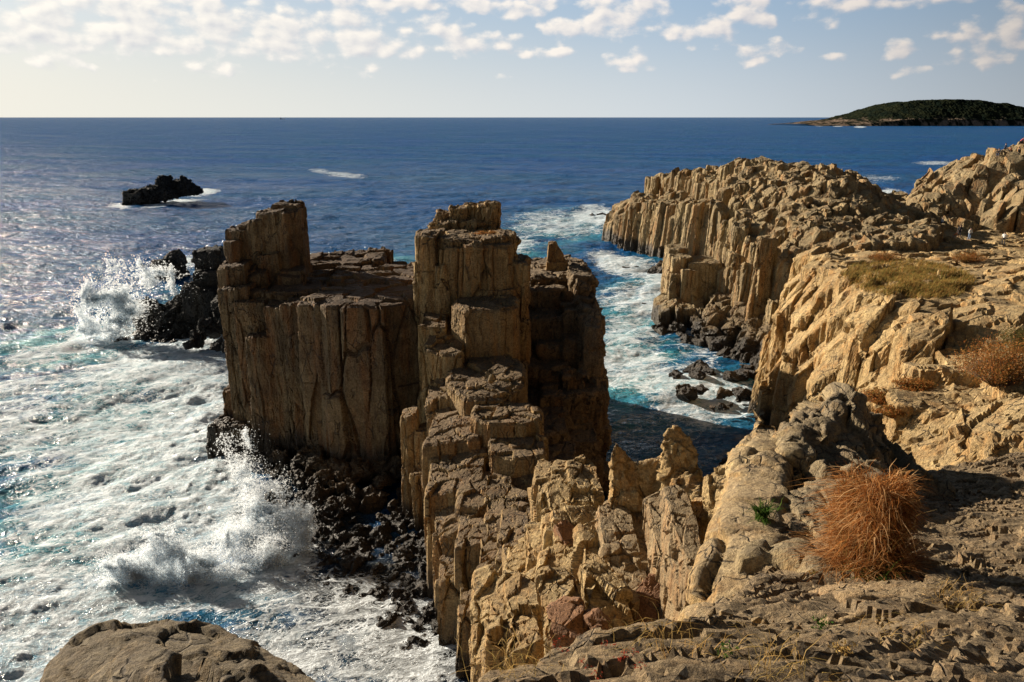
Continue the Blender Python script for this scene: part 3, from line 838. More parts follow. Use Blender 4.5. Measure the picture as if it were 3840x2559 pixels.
# ---- wave-washed dark shelf below the flat-topped stack
sh = []
for k in range(430):
    y = rng.uniform(38.5, 65.5); t = (y - 40.5) / 25
    xl = -12.5 - 11.0 * t if y > 46 else -14.0 + (46 - y) * .9
    xr = -4.2 - 3.3 * t
    x = rng.uniform(xl, xr)
    edge = min(1, (x - xl) / 4.0)
    z = -.55 + (2.9 * sstep(np.array(y), 50, 64) + .5) * (.35 + .65 * edge) + (1.6 * sstep(np.array(x), -9, -4.5) * t)
    z = float(z)
    r = .45 + 1.7 * rng.random() ** 2.4
    sh.append(chunk(rng, (x, y, z - r * .45), r, 12, (1, .8, .75)))
me = rock_mesh(sh, .075, fac=[((.9, .9, .7), .30, .12, 121), ((.33, .33, .3), .16, .05, 122)], rough=(.16, .07, 124), rlx=0)
o = link('rock_shelf', me, MR['wet'])
tag(o, 'black wet rubble shelf washed by surf below the flat-topped stack', 'rock shelf')

# ---- black reef with the splash on the left
rf = things('reef', 'black jointed reef left of the flat-topped stack, half hidden by the splash', 'reef', (-45, 108, 0))
pts = []
def up(u, v, Y, r, sq=(1, 1, .9)):
    c = P(u, v, Y); pts.append(chunk(rng, (c[0], c[1], c[2] - r * sq[2] * .7), r, 13, sq))
tws = []
for (u0, u1, vt, Y0, Y1) in [(192, 205, 252, 109, 113), (204, 217, 251, 109, 113.5), (190, 218, 272, 107, 113), (182, 222, 288, 106, 112)]:
    a = P(u0, vt, Y0); b = P(u1, vt, Y0)
    tws.append(blk(a[0], b[0], Y0, Y1, -1, a[2], jit=.25))
me = rock_mesh(tws, .17, fac=[((2.0, 2.0, 1.6), .5, .28, 131), ((.8, .8, .8), .2, .08, 132)], rough=(.4, .08, 134))
part('reef_tower', me, MR['black'], rf)
rr = random.Random(3)
for k in range(150):
    t = rr.random(); s = rr.random()
    # ridge line from the tower down to the left tip, then falling towards the camera
    u = 224 - 88 * t + rr.uniform(-3, 3); vr = 270 + 28 * t ** .8
    vv = vr + (340 - vr) * s
    Yb = 111 - 6 * s - 2 * t
    w = vv - 341
    c = P(u, vv, Yb)
    if c[2] < -.6 or (u < 150 and vv < 295): continue
    if u > 224: continue
    pts.append(chunk(rr, (c[0], c[1], c[2] - 1.3), rr.uniform(1.0, 2.1), 12, (1, .8, .85)))
for (u, v, Y, r) in [(226, 292, 104, 2.2), (230, 310, 102, 2.2), (222, 300, 103, 2.4), (205, 318, 100, 1.6), (196, 333, 98, 1.4), (190, 340, 97, 1.0), (212, 325, 100, 1.3), (230, 270, 112, 1.8)]:
    up(u, v, Y, r)
me = rock_mesh(pts, .16, fac=[((1.9, 1.9, 1.4), .5, .30, 141), ((.7, .7, .6), .2, .08, 142)], rough=(.4, .09, 144), rlx=0)
part('reef_slope', me, MR['black'], rf)

def sea_rocks(name, label, cat, lst, mat, vox, seed, sc=1.0, group=None):
    global pts
    pts = []
    r2 = random.Random(seed)
    for (u, v, Y, r) in lst:
        c = P(u, v, Y)
        pts.append(chunk(r2, (c[0], c[1], c[2] - r * .55), r, 13, (1.1, .9, .8)))
    me = rock_mesh(pts, vox, fac=[((1.2 * sc, 1.2 * sc, .9 * sc), .34 * sc, .14 * sc, seed), ((.5 * sc, .5 * sc, .4 * sc), .14 * sc, .05 * sc, seed + 1)], rough=(.3 * sc, .06 * sc, seed + 2), rlx=0)
    o = link(name, me, mat)
    tag(o, label, cat, group)
    return o
G_ = 'wave-washed rocks near the reef'
sea_rocks('sea_rock', 'low black knob behind the splash, just left of the reef tower', 'rock', [(162, 258, 146, 2.4), (169, 254, 148, 2.8), (175, 252, 149, 2.6), (176, 259, 147, 2.2), (166, 263, 145, 2.2), (171, 262, 146, 2.4), (163, 269, 147, 2.4), (170, 270, 147, 2.6), (178, 268, 148, 2.6)], MR['black'], .2, 201)
sea_rocks('sea_rock', 'round black rock in white water at the left foot of the splash', 'rock', [(124, 337, 104, 1.7), (121, 339, 103, 1.3), (128, 338, 103.5, 1.2)], MR['black'], .1, 204)
sea_rocks('sea_rock', 'black rock poking through surf below the reef slope', 'rock', [(160, 335, 103.5, 1.6), (166, 336, 103, 1.4), (155, 340, 102.5, 1.1), (173, 340, 102, .9)], MR['black'], .1, 207)
sea_rocks('sea_rock', 'ragged half-submerged rock streaked with foam, lowest of those near the reef', 'rock', [(140, 355, 96.5, 1.1), (146, 357, 96, 1.1), (138, 361, 95, .9), (150, 355, 97, .9)], MR['black'], .1, 210)
sea_rocks('sea_rock', 'wet black rock at the lower right foot of the reef slope', 'rock', [(194, 339, 97.5, 1.2), (199, 336, 98.2, 1.3)], MR['black'], .1, 213)
sea_rocks('sea_rock', 'wet black rock against the left foot of the flat-topped stack', 'rock', [(222, 339, 96.6, 1.2), (217, 342, 95.8, 1.1), (225, 343, 95.2, 1.0)], MR['black'], .1, 214)
sea_rocks('sea_rock', 'dark rounded rock in the surf above the big foreground boulder', 'rock', [(172, 600, 43.5, 1.5), (162, 606, 43, 1.1), (185, 603, 43.2, 1.2), (178, 612, 42, 1.0)], MR['wet'], .06, 216, .7)

# ---- far offshore rock
orr = things('sea_rock', 'jagged black rock far out in the open sea at the left', 'rock', tuple(PZ(160, 203)))
pts = []
def shard(us_, Y, dY, back=.5):
    q = [P(u, v, Y) for u, v in us_]; c_ = np.mean(q, 0)
    pts.append(hull([tuple(k) for k in q] + [tuple(c_ + (k - c_) * .82 + np.array([back, dY, 0])) for k in q] + [tuple(c_ + (k - c_) * .8 + np.array([0, -1.5, -.8])) for k in q]))
shard([(121, 205), (121, 200.5), (128.6, 191), (134, 192), (140, 189.5), (140, 205)], 279, 7)
shard([(137, 190), (141, 188.4), (147, 187), (154, 185.5), (156, 203), (137, 205)], 279, 8)
shard([(151, 186), (158, 182), (168, 184), (177, 196.8), (155, 202.5), (150, 203)], 279, 8)
shard([(157.8, 176.5), (160, 175.4), (163.3, 175), (166.2, 181.5), (166.5, 190), (156.5, 190)], 280, 5)
shard([(165, 182.5), (172, 184.5), (173.5, 181), (176, 180.5), (180, 182), (200, 193.6), (173, 194.5), (164, 196)], 283, 7)
shard([(179.6, 177), (181, 176.7), (182.6, 179), (197, 190.8), (179.5, 191)], 283, 4)
for (u, v, r) in [(126, 193, 1.6), (131, 191.5, 1.7), (140, 189, 2.0), (147, 188, 1.8), (124, 198, 1.5), (136, 193, 1.9), (152, 187, 1.6)]: up(u, v, 278, r)
me = rock_mesh(pts, .35, fac=[((2.4, 2.4, 1.8), 1.3, .6, 151), ((1.0, 1.0, .8), .9, .25, 152)], rough=(.9, .45, 154), rlx=0)
part('jagged_ridge', me, MR['black'], orr)
sea_rocks('sea_rock', 'low dark rock in foam at the seaward tip of the columnar headland', 'rock', [(590, 213, 247, 1.9), (596, 212.5, 248, 2.1), (602, 213, 247, 1.8)], MR['black'], .2, 220)
# ------------------------------------------------------------------ headland, plaza and cliffs on the right
def inside(poly, x, y):
    c = False; n = len(poly); j = n - 1
    for i in range(n):
        xi, yi = poly[i]; xj, yj = poly[j]
        if (yi > y) != (yj > y) and x < (xj - xi) * (y - yi) / (yj - yi) + xi: c = not c
        j = i
    return c

def dline(pl, x, y):
    best = 1e9
    for i in range(len(pl) - 1):
        ax, ay = pl[i]; bx, by = pl[i + 1]
        t = max(0, min(1, ((x - ax) * (bx - ax) + (y - ay) * (by - ay)) / max(1e-9, (bx - ax) ** 2 + (by - ay) ** 2)))
        best = min(best, math.hypot(x - ax - t * (bx - ax), y - ay - t * (by - ay)))
    return best

def idw(ctrl, pw=3.2):
    A = np.array(ctrl, float)
    def f(x, y):
        d = (A[:, 0] - x) ** 2 + (A[:, 1] - y) ** 2 + .6
        w = d ** (-pw / 2)
        return float((w * A[:, 2]).sum() / w.sum())
    return f

def cellfield(region, sp, H, z0, rg, hj=.4, drop=None, rimline=None, lean=(0, 0), cut=.2, shrink=1.0, tiltk=1.0, only=None, tj=.2, tmax=2.2):
    """jointed rock: every cell of a jittered net becomes one block whose top follows the ground height"""
    xs = [p[0] for p in region]; ys = [p[1] for p in region]
    seeds = {}
    nx = int((max(xs) - min(xs)) / sp) + 3; ny = int((max(ys) - min(ys)) / (sp * .87)) + 3
    for i in range(-1, nx):
        for j in range(-1, ny):
            seeds[(i, j)] = (min(xs) + (i + (.5 if j % 2 else 0) + rg.uniform(-.34, .34)) * sp, min(ys) + (j + rg.uniform(-.34, .34)) * sp * .87)
    out = []
    cells = {}
    for (i, j), (x, y) in seeds.items():
        if not inside(region, x, y): continue
        z = H(x, y) + rg.uniform(-hj, hj)
        if drop and rimline:
            d = dline(rimline, x, y)
            if d < drop[0] and rg.random() < drop[1]:
                z = max(z - rg.uniform(.1, 1) * drop[2] * (1 - d / drop[0]), z0 + 1.5)
        cells[(i, j)] = z
    for (i, j), z in cells.items():
        x, y = seeds[(i, j)]
        poly = [(x - 2 * sp, y - 2 * sp), (x + 2 * sp, y - 2 * sp), (x + 2 * sp, y + 2 * sp), (x - 2 * sp, y + 2 * sp)]
        low = z
        for a in (-2, -1, 0, 1, 2):
            for b in (-2, -1, 0, 1, 2):
                if (a or b) and (i + a, j + b) in seeds:
                    qx, qy = seeds[(i + a, j + b)]
                    if math.hypot(qx - x, qy - y) < 1.75 * sp: low = min(low, cells.get((i + a, j + b), z0))
                    mx_, my_ = (x + qx) / 2, (y + qy) / 2; nx_, ny_ = qx - x, qy - y
                    new = []
                    for k in range(len(poly)):
                        p, q = poly[k], poly[(k + 1) % len(poly)]
                        dp = (p[0] - mx_) * nx_ + (p[1] - my_) * ny_; dq = (q[0] - mx_) * nx_ + (q[1] - my_) * ny_
                        if dp <= 0: new.append(p)
                        if dp * dq < 0:
                            t = dp / (dp - dq); new.append((p[0] + t * (q[0] - p[0]), p[1] + t * (q[1] - p[1])))
                    poly = new
                    if len(poly) < 3: break
            if len(poly) < 3: break
        if len(poly) < 3: continue
        e = .5
        tx = (H(x + e, y) - H(x - e, y)) / (2 * e); ty = (H(x, y + e) - H(x, y - e)) / (2 * e)
        cl = lambda t_: max(-tmax, min(tmax, t_ * tiltk)) + rg.uniform(-tj, tj)
        tx, ty = cl(tx), cl(ty)
        zb = max(z0, low - (abs(tx) + abs(ty)) * sp * .6 - .5)
        out.append(column(poly, zb, z, (lean[0] * (z - zb) / 20, lean[1] * (z - zb) / 20), 1.02 * shrink, (tx, ty), cut * rg.uniform(.6, 1.5)))
    return out

rg = random.Random(21)
Hh = idw([(36, 196, 15.7), (34, 189, 14), (44, 178, 18.6), (41, 162, 16.2), (48, 152, 21.6), (56, 143, 21.3), (60, 134, 18.6), (39, 142, 17.6), (44, 130, 19.3), (36, 120, 15.2), (45, 114, 18), (51, 122, 20.4),
          (34, 106, 12.8), (41, 103, 16.0), (64, 131, 16.4), (66, 124, 14.4), (53, 106, 16.0), (59, 112, 15.5), (38, 96, 13.8), (46, 94, 15.2), (50, 165, 20.5), (60, 150, 20), (66, 140, 17), (40, 186, 17.3)])
main = [(34, 200), (38.5, 186), (41, 168), (41, 152), (36, 137), (32.5, 122), (31, 109), (33.5, 99), (37, 91), (46, 90), (56, 100), (61, 112), (66, 122), (68, 132), (66, 150), (58, 172), (48, 196), (40, 204)]
rim = main[:9]
hd = things('cliff', 'tall columnar cliff headland with a lumpy crest, rising beyond the turquoise channel', 'cliff', (45, 140, 0))
cf = cellfield(main, 2.0, Hh, -1.5, rg, hj=.8, drop=(4.5, .8, 8.5), rimline=rim, lean=(1.2, .3), cut=.22, tj=.4)
me = rock_mesh(cf, .24, fac=[((1.7, 1.7, 6), .62, .35, 301)], streak=(.7, .34, 8, 303), rough=(.5, .09, 304))
part('columnar_face', me, MR['cliff'], hd)
wing = [(24, 195), (27, 184), (30.5, 174), (36.5, 160.5), (41, 158.5), (43.5, 162), (43, 186), (36, 203), (28, 204)]
Hw = idw([(25, 193, 5.5), (28, 193, 9.5), (31, 190, 12.0), (31, 180, 10.8), (33, 172, 11.4), (37, 163, 12.5), (40, 162, 12.9), (38, 178, 13.2), (26.5, 187, 7)])
cf = cellfield(wing, 1.9, Hw, -1.5, rg, hj=.45, drop=(2.5, .4, 3.0), rimline=wing[:5], lean=(2.0, .3), cut=.2, tj=.35)
me = rock_mesh(cf, .24, fac=[((1.6, 1.6, 4.5), .4, .22, 311)], streak=(.7, .22, 7, 313), rough=(.5, .08, 314))
part('lower_wing', me, MR['cliff'], hd)

ol = things('rock_stack', 'square-topped brown rock block standing in front of the columnar cliff', 'rock stack', (27.5, 115, 0))
rng = random.Random(5)
bl = [blk(26.2, 30.9, 111.8, 118.6, -1, 9.3, jit=.1, n=6), blk(24.0, 27.0, 113.0, 119.5, -1, 9.9, jit=.2), blk(23.4, 25.6, 112.0, 116.5, -1, 7.6, jit=.3, cut=.4), blk(25.0, 27.6, 111.2, 114, -1, 8.4, jit=.25),
      blk(21.6, 24.6, 109.5, 115.5, -1, 3.6, (.5, .2), jit=.3), blk(24.3, 28.3, 108.5, 112.5, -1, 3.6, (0, .3), jit=.3), blk(24.0, 26.8, 117.0, 122, -1, 10.6, jit=.3)]
me = rock_mesh(bl, .14, fac=[((1.8, 1.8, 5), .34, .16, 321), ((.7, .7, 1.6), .16, .06, 322)], streak=(.55, .16, 6, 323), rough=(.35, .05, 324))
part('block', me, MR['cliff'], ol)

# talus of dark blocks under the cliff
tl = []
for k in range(210):
    t = rg.random()
    bx, by = 21.5 + 13 * t + rg.uniform(-1, 1), 109 - 25 * t
    s = rg.random()
    x = bx + (33.5 - bx) * s + rg.uniform(-1, 1); y = by + (110 - 14 * t - by) * s
    z = 0.2 + 7.0 * s ** 1.1 * (1 - .45 * t)
    r = rg.uniform(.9, 2.3)
    tl.append(chunk(rg, (x, y, z - r * .5), r, 11, (1, .85, .95)))
me = rock_mesh(tl, .15, fac=[((1.6, 1.6, 1.6), .36, .18, 331), ((.6, .6, .6), .16, .06, 332)], rough=(.35, .06, 334), rlx=0)
o = link('talus', me, rock_mat('talus_rock', (.24, .185, .12), (.16, .12, .08), (.20, .12, .06), wet=2.2, fs=.9, bump=.7, dark_amt=.6))
tag(o, 'heap of dark fallen blocks at the foot of the columnar cliff', 'rock pile', kind='stuff')

GB = 'boulders in the surf of the inlet'
for (nm, lb, lst, sd, vox) in [
    ('boulder', 'reddish black round boulder, leftmost in the row washed by surf in the inlet', [(688, 388, 79.5, 1.35), (686, 384, 80.5, 1.0)], 401, .07),
    ('boulder', 'small dark boulder second from left in the row in the inlet surf', [(704, 385, 80.5, .95), (701, 386, 80.3, .7)], 402, .07),
    ('boulder', 'low boulder with surf pouring over it, mid row in the inlet', [(720, 390, 79, 1.0), (727, 390, 79, .9)], 403, .07),
    ('boulder', 'domed dark boulder fourth in the row in the inlet surf', [(744, 389, 79.5, 1.25), (739, 388, 80, .9)], 404, .07),
    ('boulder', 'dark boulder tucked against the pale cliff foot beside the inlet', [(766, 397, 77.5, 1.3)], 405, .07),
    ('boulder', 'low flat awash rock in front of the boulder row', [(722, 404, 75, .7), (713, 406, 74.7, .5), (730, 402, 75.4, .5)], 406, .06),
    ('boulder', 'ragged dark rock mass nearest mid-channel, left of the talus in the inlet', [(680, 370, 87, 1.6), (688, 367, 88, 1.5), (674, 372, 86.5, 1.0), (697, 371, 86.5, 1.5), (706, 366, 88, 1.7), (700, 362, 90, 1.6)], 407, .1),
    ('boulder', 'biggest dark boulder under the talus near the pale cliff', [(740, 368, 87, 2.3), (752, 366, 87.5, 2.2), (762, 362, 88, 2.2), (733, 372, 85.8, 1.3)], 408, .1),
    ('boulder', 'black rock breaking the surf mid-channel off the headland', [(624, 267, 158, 1.9), (630, 268, 157, 1.7), (636, 267, 158, 1.4)], 409, .16),
    ('boulder', 'upright dark rock in the channel just left of the square block', [(656, 268, 152, 2.6), (662, 268, 150, 2.4), (658, 273, 149, 2.2), (665, 262, 152, 2.6)], 410, .18),
    ('boulder', 'flat rock awash in mid-channel left of the square block', [(636, 303, 125, 1.3), (643, 304, 125, 1.1)], 411, .12),
    ('boulder', 'dark wet rock under the twin-horned crag at the shaded water edge', [(735, 462, 60, 1.6), (727, 468, 58, 1.3), (745, 458, 61, 1.5), (720, 470, 57.5, 1.0)], 412, .08)]:
    sea_rocks(nm, lb, 'boulder', lst, MR['wet'], vox, sd, 1.0, GB)

# far right crag
rg = random.Random(31)
Hr = idw([(62, 125, 16.6), (66, 125, 17.8), (70, 125, 19.0), (74, 126, 21.2), (78, 126, 24.6), (82, 126, 25.8), (90, 126, 26.6), (102, 126, 27), (62, 120, 13.9), (70, 117, 14.2), (72, 120, 17), (80, 112, 15), (80, 117, 20.5), (92, 108, 15), (94, 114, 21), (65, 132, 16), (80, 135, 23), (95, 136, 25)])
rp = [(60.5, 121.5), (66, 119), (72, 116), (80, 110.5), (92, 106), (106, 104), (110, 136), (84, 138), (68, 135), (60, 130)]
cg = things('crag', 'lumpy brown crag at the right edge with tourists on its summit', 'crag', (80, 122, 13))
cf = cellfield(rp, 2.4, Hr, 11.5, rg, hj=.7, cut=.3, tj=.35, drop=(2.5, .4, 1.5), rimline=rp[:6])
me = rock_mesh(cf, .26, fac=[((2.4, 2.4, 4.0), .6, .26, 341)], streak=(.8, .16, 4, 343), rough=(.6, .08, 344), rlx=1)
part('crag_body', me, MR['cliff'], cg)

# ---- right-hand ground: plaza, grassy shoulder, slabs (one height surface standing on solid rock)
faceline = [(38, 93), (31.5, 88), (27.2, 79), (25.4, 71), (24.8, 62), (24.6, 54), (25, 47.5), (29, 44), (40, 44.5), (60, 46)]
Hm = idw([(30, 76, 16.4), (31, 70, 17.0), (29, 61, 16.6), (31, 60, 17.3), (36, 62, 17.4), (29.5, 53, 16.2), (36, 75, 16.4), (42, 85, 14.8), (50, 85, 14.3), (45, 70, 16.9), (42, 58, 18.4), (52, 60, 19.8), (60, 60, 20.5),
          (30, 48, 15.0), (36, 47, 15.6), (35, 52, 17.0), (46, 50, 18.3), (58, 112, 13.5), (66, 112, 13.4), (62, 100, 13.6), (75, 105, 13.3), (72, 92, 14.4), (60, 90, 14.2), (60, 76, 16.8), (75, 75, 18),
          (90, 100, 13.4), (90, 80, 17), (56, 118, 13.9), (34, 86, 14.4), (52, 98, 13.8), (48, 100, 14.5)], 3.0)
def Hmass(x, y):
    d = dline(faceline, x, y)
    h = Hm(x, y)
    return min(h, 1.5 + (h - 1.5) * min(1, (d / 3.6)) ** .42)
massp = faceline + [(60, 50), (86, 84), (92, 108), (80, 113), (72, 119), (62, 123), (57, 121), (60, 112), (54, 100), (46, 93)]
cf = cellfield(massp, 2.4, Hmass, -1.5, rg, hj=.13, cut=.16, drop=(5, .28, 3.0), rimline=faceline, tiltk=.95, tj=.10, tmax=1.15, lean=(1.2, .4))
me = rock_mesh(cf, .22, fac=[((2.4, 2.4, 5.0), .65, .25, 351)], streak=(.6, .30, 5, 353), rough=(.5, .06, 354), rlx=1)
rc = things('cliff', 'pale tan cliff shoulder with dry grass on top, dropping to the inlet at the right', 'cliff', (32, 62, 0))
part('rock_face', me, MR['pale'], rc)
# slabs in front of it
rg = random.Random(41)
Hs = idw([(20.5, 38, 16.4), (19.5, 31, 15.6), (23, 26.5, 15.6), (24, 31, 17.2), (28, 38, 17.4), (30, 28, 17.4), (36, 34, 18.2), (40, 42, 18.4), (28, 43, 15.6), (45, 28, 19), (20, 26, 14)])
slabp = [(18.8, 39), (18.0, 32), (19.5, 26.5), (23.5, 23.5), (34, 22), (52, 22), (54, 47), (34, 45.5), (26, 43.5)]
cf = cellfield(slabp, 4.2, lambda x, y: Hs(x, y) - 2.4 * max(0, 1 - dline(slabp[:6], x, y) / 2.2), 4, rg, hj=.2, cut=.1, tiltk=1, tj=.08)
me = rock_mesh(cf, .16, fac=[((3.6, 2.0, 2.0), .55, .22, 361), ((.9, .7, .7), .16, .09, 362)], streak=(.5, .14, 2, 363), rough=(.4, .05, 364), rlx=1)
o = link('rock_slab', me, MR['pale'])
tag(o, 'broad pale rock slab beyond the foreground ridge at the right edge', 'rock slab')
# ------------------------------------------------------------------ foreground rocks
rng = random.Random(77)
def hp(lst, ext=(.6, 1.2, -3.0), shrink=1.0):
    """solid rock: seen corners given by picture position and depth, carried back and down by ext"""
    a = [P(*q) for q in lst]
    c = np.mean(a, 0)
    pts_ = [tuple(q) for q in a] + [tuple(c + (q - c) * shrink + np.array(ext)) for q in a]
    return hull(pts_)

def ub(u0, u1, vt, Yf, Yb, z0, tilt=(0, 0), lean=(0, 0), jit=.25, cut=.2, n=6, grow=1.05):
    """upright block whose top front edge is seen at height vt between u0 and u1"""
    a = P(u0, vt, Yf); b = P(u1, vt, Yf)
    return blk(a[0], b[0], Yf, Yb, z0, a[2], tilt, lean, jit, cut, grow, n)

# the spur and crest of the nearest ridge
rd = things('rock_ridge', 'big sunlit foreground ridge with a smooth pale left face and dark crest', 'rock ridge', (5, 11, 22))
spur = [hp([(757, 415, 13.6), (741, 432, 13.2), (729, 490, 11.4), (716, 540, 10), (700, 590, 8.6), (684, 640, 7.3), (700, 655, 6.8), (752, 640, 7.0), (772, 560, 8.6), (781, 500, 10.2), (786, 440, 12.6), (777, 420, 13.6)], (2.2, 1.6, -4.5)),
        hp([(684, 640, 7.3), (700, 590, 8.4), (716, 600, 8.0), (760, 605, 7.4), (762, 655, 6.5), (700, 668, 6.4)], (.8, .4, -3)),
        hp([(712, 545, 10.6), (720, 520, 11.2), (733, 470, 12.4), (722, 500, 12.6), (705, 560, 11)], (1.0, 1.0, -6))]
me = rock_mesh(spur, .04, fac=[((1.9, 1.9, 2.8), .20, .10, 501), ((.6, .6, .9), .05, .035, 502)], streak=(.35, .030, 3, 503), rough=(.14, .014, 504), rlx=5, soft=True)
part('pale_spur', me, MR['near'], rd)
bulge = [hp([(790, 445, 12.2), (786, 428, 13.4), (800, 408, 14.6), (826, 396, 15.2), (850, 402, 15.4), (868, 420, 15.2), (868, 450, 13.2), (830, 480, 11.4), (792, 505, 10.3)], (1.2, 1.2, -4)),
         hp([(850, 404, 15.4), (882, 428, 15.2), (905, 452, 14.6), (925, 470, 14.0), (946, 492, 13.0), (930, 505, 11.8), (880, 500, 10.6), (840, 470, 11.6)], (.8, 1.2, -3.5)),
         hp([(778, 530, 9.6), (790, 500, 10.4), (850, 480, 10.8), (868, 520, 9.6), (850, 560, 8.5), (782, 565, 8.6)], (1, 1, -3)),
         hp([(762, 560, 8.7), (800, 556, 8.6), (806, 585, 7.9), (770, 600, 7.5)], (.6, .8, -2)),
         hp([(805, 430, 13.2), (812, 412, 14), (838, 408, 14.4), (845, 424, 13.8), (826, 440, 12.6)], (.5, .8, -1.5), .9),
         hp([(778, 590, 7.9), (790, 575, 8.2), (812, 574, 8.2), (822, 590, 7.8), (806, 604, 7.3)], (.4, .6, -2))]
me = rock_mesh(bulge, .042, fac=[((1.3, 1.6, 1.0), .28, .16, 511), ((.45, .5, .4), .10, .06, 512), ((.18, .18, .18), .025, .012, 515)], streak=(.4, .05, 1.5, 513), rough=(.14, .02, 514), rlx=3, soft=True)
part('crest', me, rock_mat('crest_rock', (.40, .31, .19), (.25, .19, .12), (.42, .23, .085), top=(.24, .195, .14), stain_amt=.5, fs=2.6, bump=.55, dark_amt=.6, topk=.75, vert=.6, speck=.6), rd)

# ground the photographer stands on, running to the shaded gully
led = [(-.2, 1.0), (-.28, 3.15), (-.05, 3.75), (.35, 4.35), (.75, 4.7), (1.0, 4.9), (1.35, 4.75), (1.6, 5.4), (2.0, 6.6), (2.6, 7.4), (3.6, 9.4), (6, 13.2), (8.5, 14.8), (13, 16.5), (24, 22), (26, 8), (12, 0), (0, -2.5), (-.9, -2.4), (-.6, .2)]
Hg = tps([(-1.0, 1.5, 27.5), (-.5, 2.5, 27.3), (-1.2, 3.2, 27.0), (-.3, 1.5, 27.75), (-.3, 3.3, 27.2), (.2, 3.9, 26.85), (.55, 4.2, 26.65), (1.2, 4.6, 26.5), (1.7, 3.6, 27.0), (1.2, 3.0, 27.45), (2.2, 4.4, 26.55), (2.7, 4.4, 26.5), (3.3, 4.6, 26.45), (2.4, 6.2, 25.5), (2.9, 7.2, 25.05), (3.4, 7.6, 24.95),
          (4.0, 7.4, 25.1), (4.4, 6.0, 25.75), (5.6, 8.1, 24.8), (6.4, 8.2, 24.7), (6.2, 10, 24.1), (7.4, 10.2, 24.2), (7.6, 12, 23.5), (9.6, 14, 23.0), (11, 12, 23.7), (9, 8, 25), (12, 6, 26.3), (4.6, 3.4, 26.9), (8, 3, 27), (14, 18, 22.5), (20, 20, 22),
          (0, 0, 28.2), (3, 0, 28.2), (5, 10.5, 24.4), (-2.5, 0.5, 28)])
gx = np.arange(-4, 26, .16); gy = np.arange(-3, 22.5, .16)
GX, GY = np.meshgrid(gx, gy)
GZ = Hg(GX, GY)
outside = np.array([[0.0 if inside(led, x, y) else min(dline(led + [led[0]], x, y), 1.0) for x in gx] for y in gy])
GZ = GZ - np.where(outside > 0, 1.2 + outside * 9, 0)
nr_, nc_ = GX.shape
ii = np.arange(nr_ * nc_).reshape(nr_, nc_)
V = [(x, y, z) for x, y, z in zip(GX.ravel(), GY.ravel(), GZ.ravel())]
nV = len(V)
V += [(x, y, 14.0) for x, y in zip(GX.ravel(), GY.ravel())]
F = []
for r_ in range(nr_ - 1):
    for c_ in range(nc_ - 1):
        a, b, c, d = int(ii[r_, c_]), int(ii[r_, c_ + 1]), int(ii[r_ + 1, c_ + 1]), int(ii[r_ + 1, c_])
        F.append((a, b, c, d)); F.append((d + nV, c + nV, b + nV, a + nV))
edge = [int(k) for k in list(ii[0, :]) + list(ii[1:, -1]) + list(ii[-1, -2::-1]) + list(ii[-2:0:-1, 0])]
for k in range(len(edge)):
    a, b = edge[k], edge[(k + 1) % len(edge)]
    F.append((b, a, a + nV, b + nV))
me = remesh(V, F, .045)
co, no = co_no(me)
# bedding: thin sheets of rock that step down and break along ragged edges
q = co + .30 * np.stack([vnoise(co * .9, 1), vnoise(co * .9, 2), vnoise(co * .9, 3)], 1)
bed = q @ np.array([.34, -.46, .80]); wl = .21
ph = bed / wl + .9 * fbm(co * [.6, 1.2, 1], 3, 9)
st_ = (ph - np.floor(ph))
msk = sstep(fbm(co / 1.7, 3, 5), -.30, .10)
d = .085 * (1 - sstep(st_, .0, .9)) * (.1 + .9 * msk)
rot = np.stack([co[:, 0] * .93 + co[:, 1] * .36, -co[:, 0] * .36 + co[:, 1] * .93, co[:, 2]], 1)
d = d + .036 * fbm(rot / [1.5, .30, .30], 4, 31, .5, True) + .009 * fbm(rot / [.25, .10, .10], 4, 33, .6, True)
d = d + facet(rot, (1.6, .7, .6), .05, .06, .06, 7) + facet(rot, (.45, .22, .18), .018, .02, .07, 8)
co = co + no * d[:, None]
me.vertices.foreach_set('co', co.astype(np.float32).ravel()); me.update()
bm = bmesh.new(); bm.from_mesh(me)
bmesh.ops.delete(bm, geom=[v for v in bm.verts if v.co.z < 19.6], context='VERTS')
bm.to_mesh(me); bm.free()
smooth_all(me, False)
# the rock the ledge stands on, down to the sea
lc = (sum(p_[0] for p_ in led) / len(led), sum(p_[1] for p_ in led) / len(led))
foot = [(lc[0] + (a_ - lc[0]) * .97 + .15, lc[1] + (b_ - lc[1]) * .97) for a_, b_ in led]
cf = cellfield(foot, 2.6, lambda x, y: 20.4, -1.5, rng, hj=.3, cut=.2, rimline=foot + [foot[0]])
bed_ = link('bedrock', rock_mesh(cf, .30, fac=[((2, 2, 4), .4, .2, 9)], zc=15), MR['pale'])
tag(bed_, kind='structure')
o = link('ground', me, MR['ledge'])
tag(o, kind='structure')

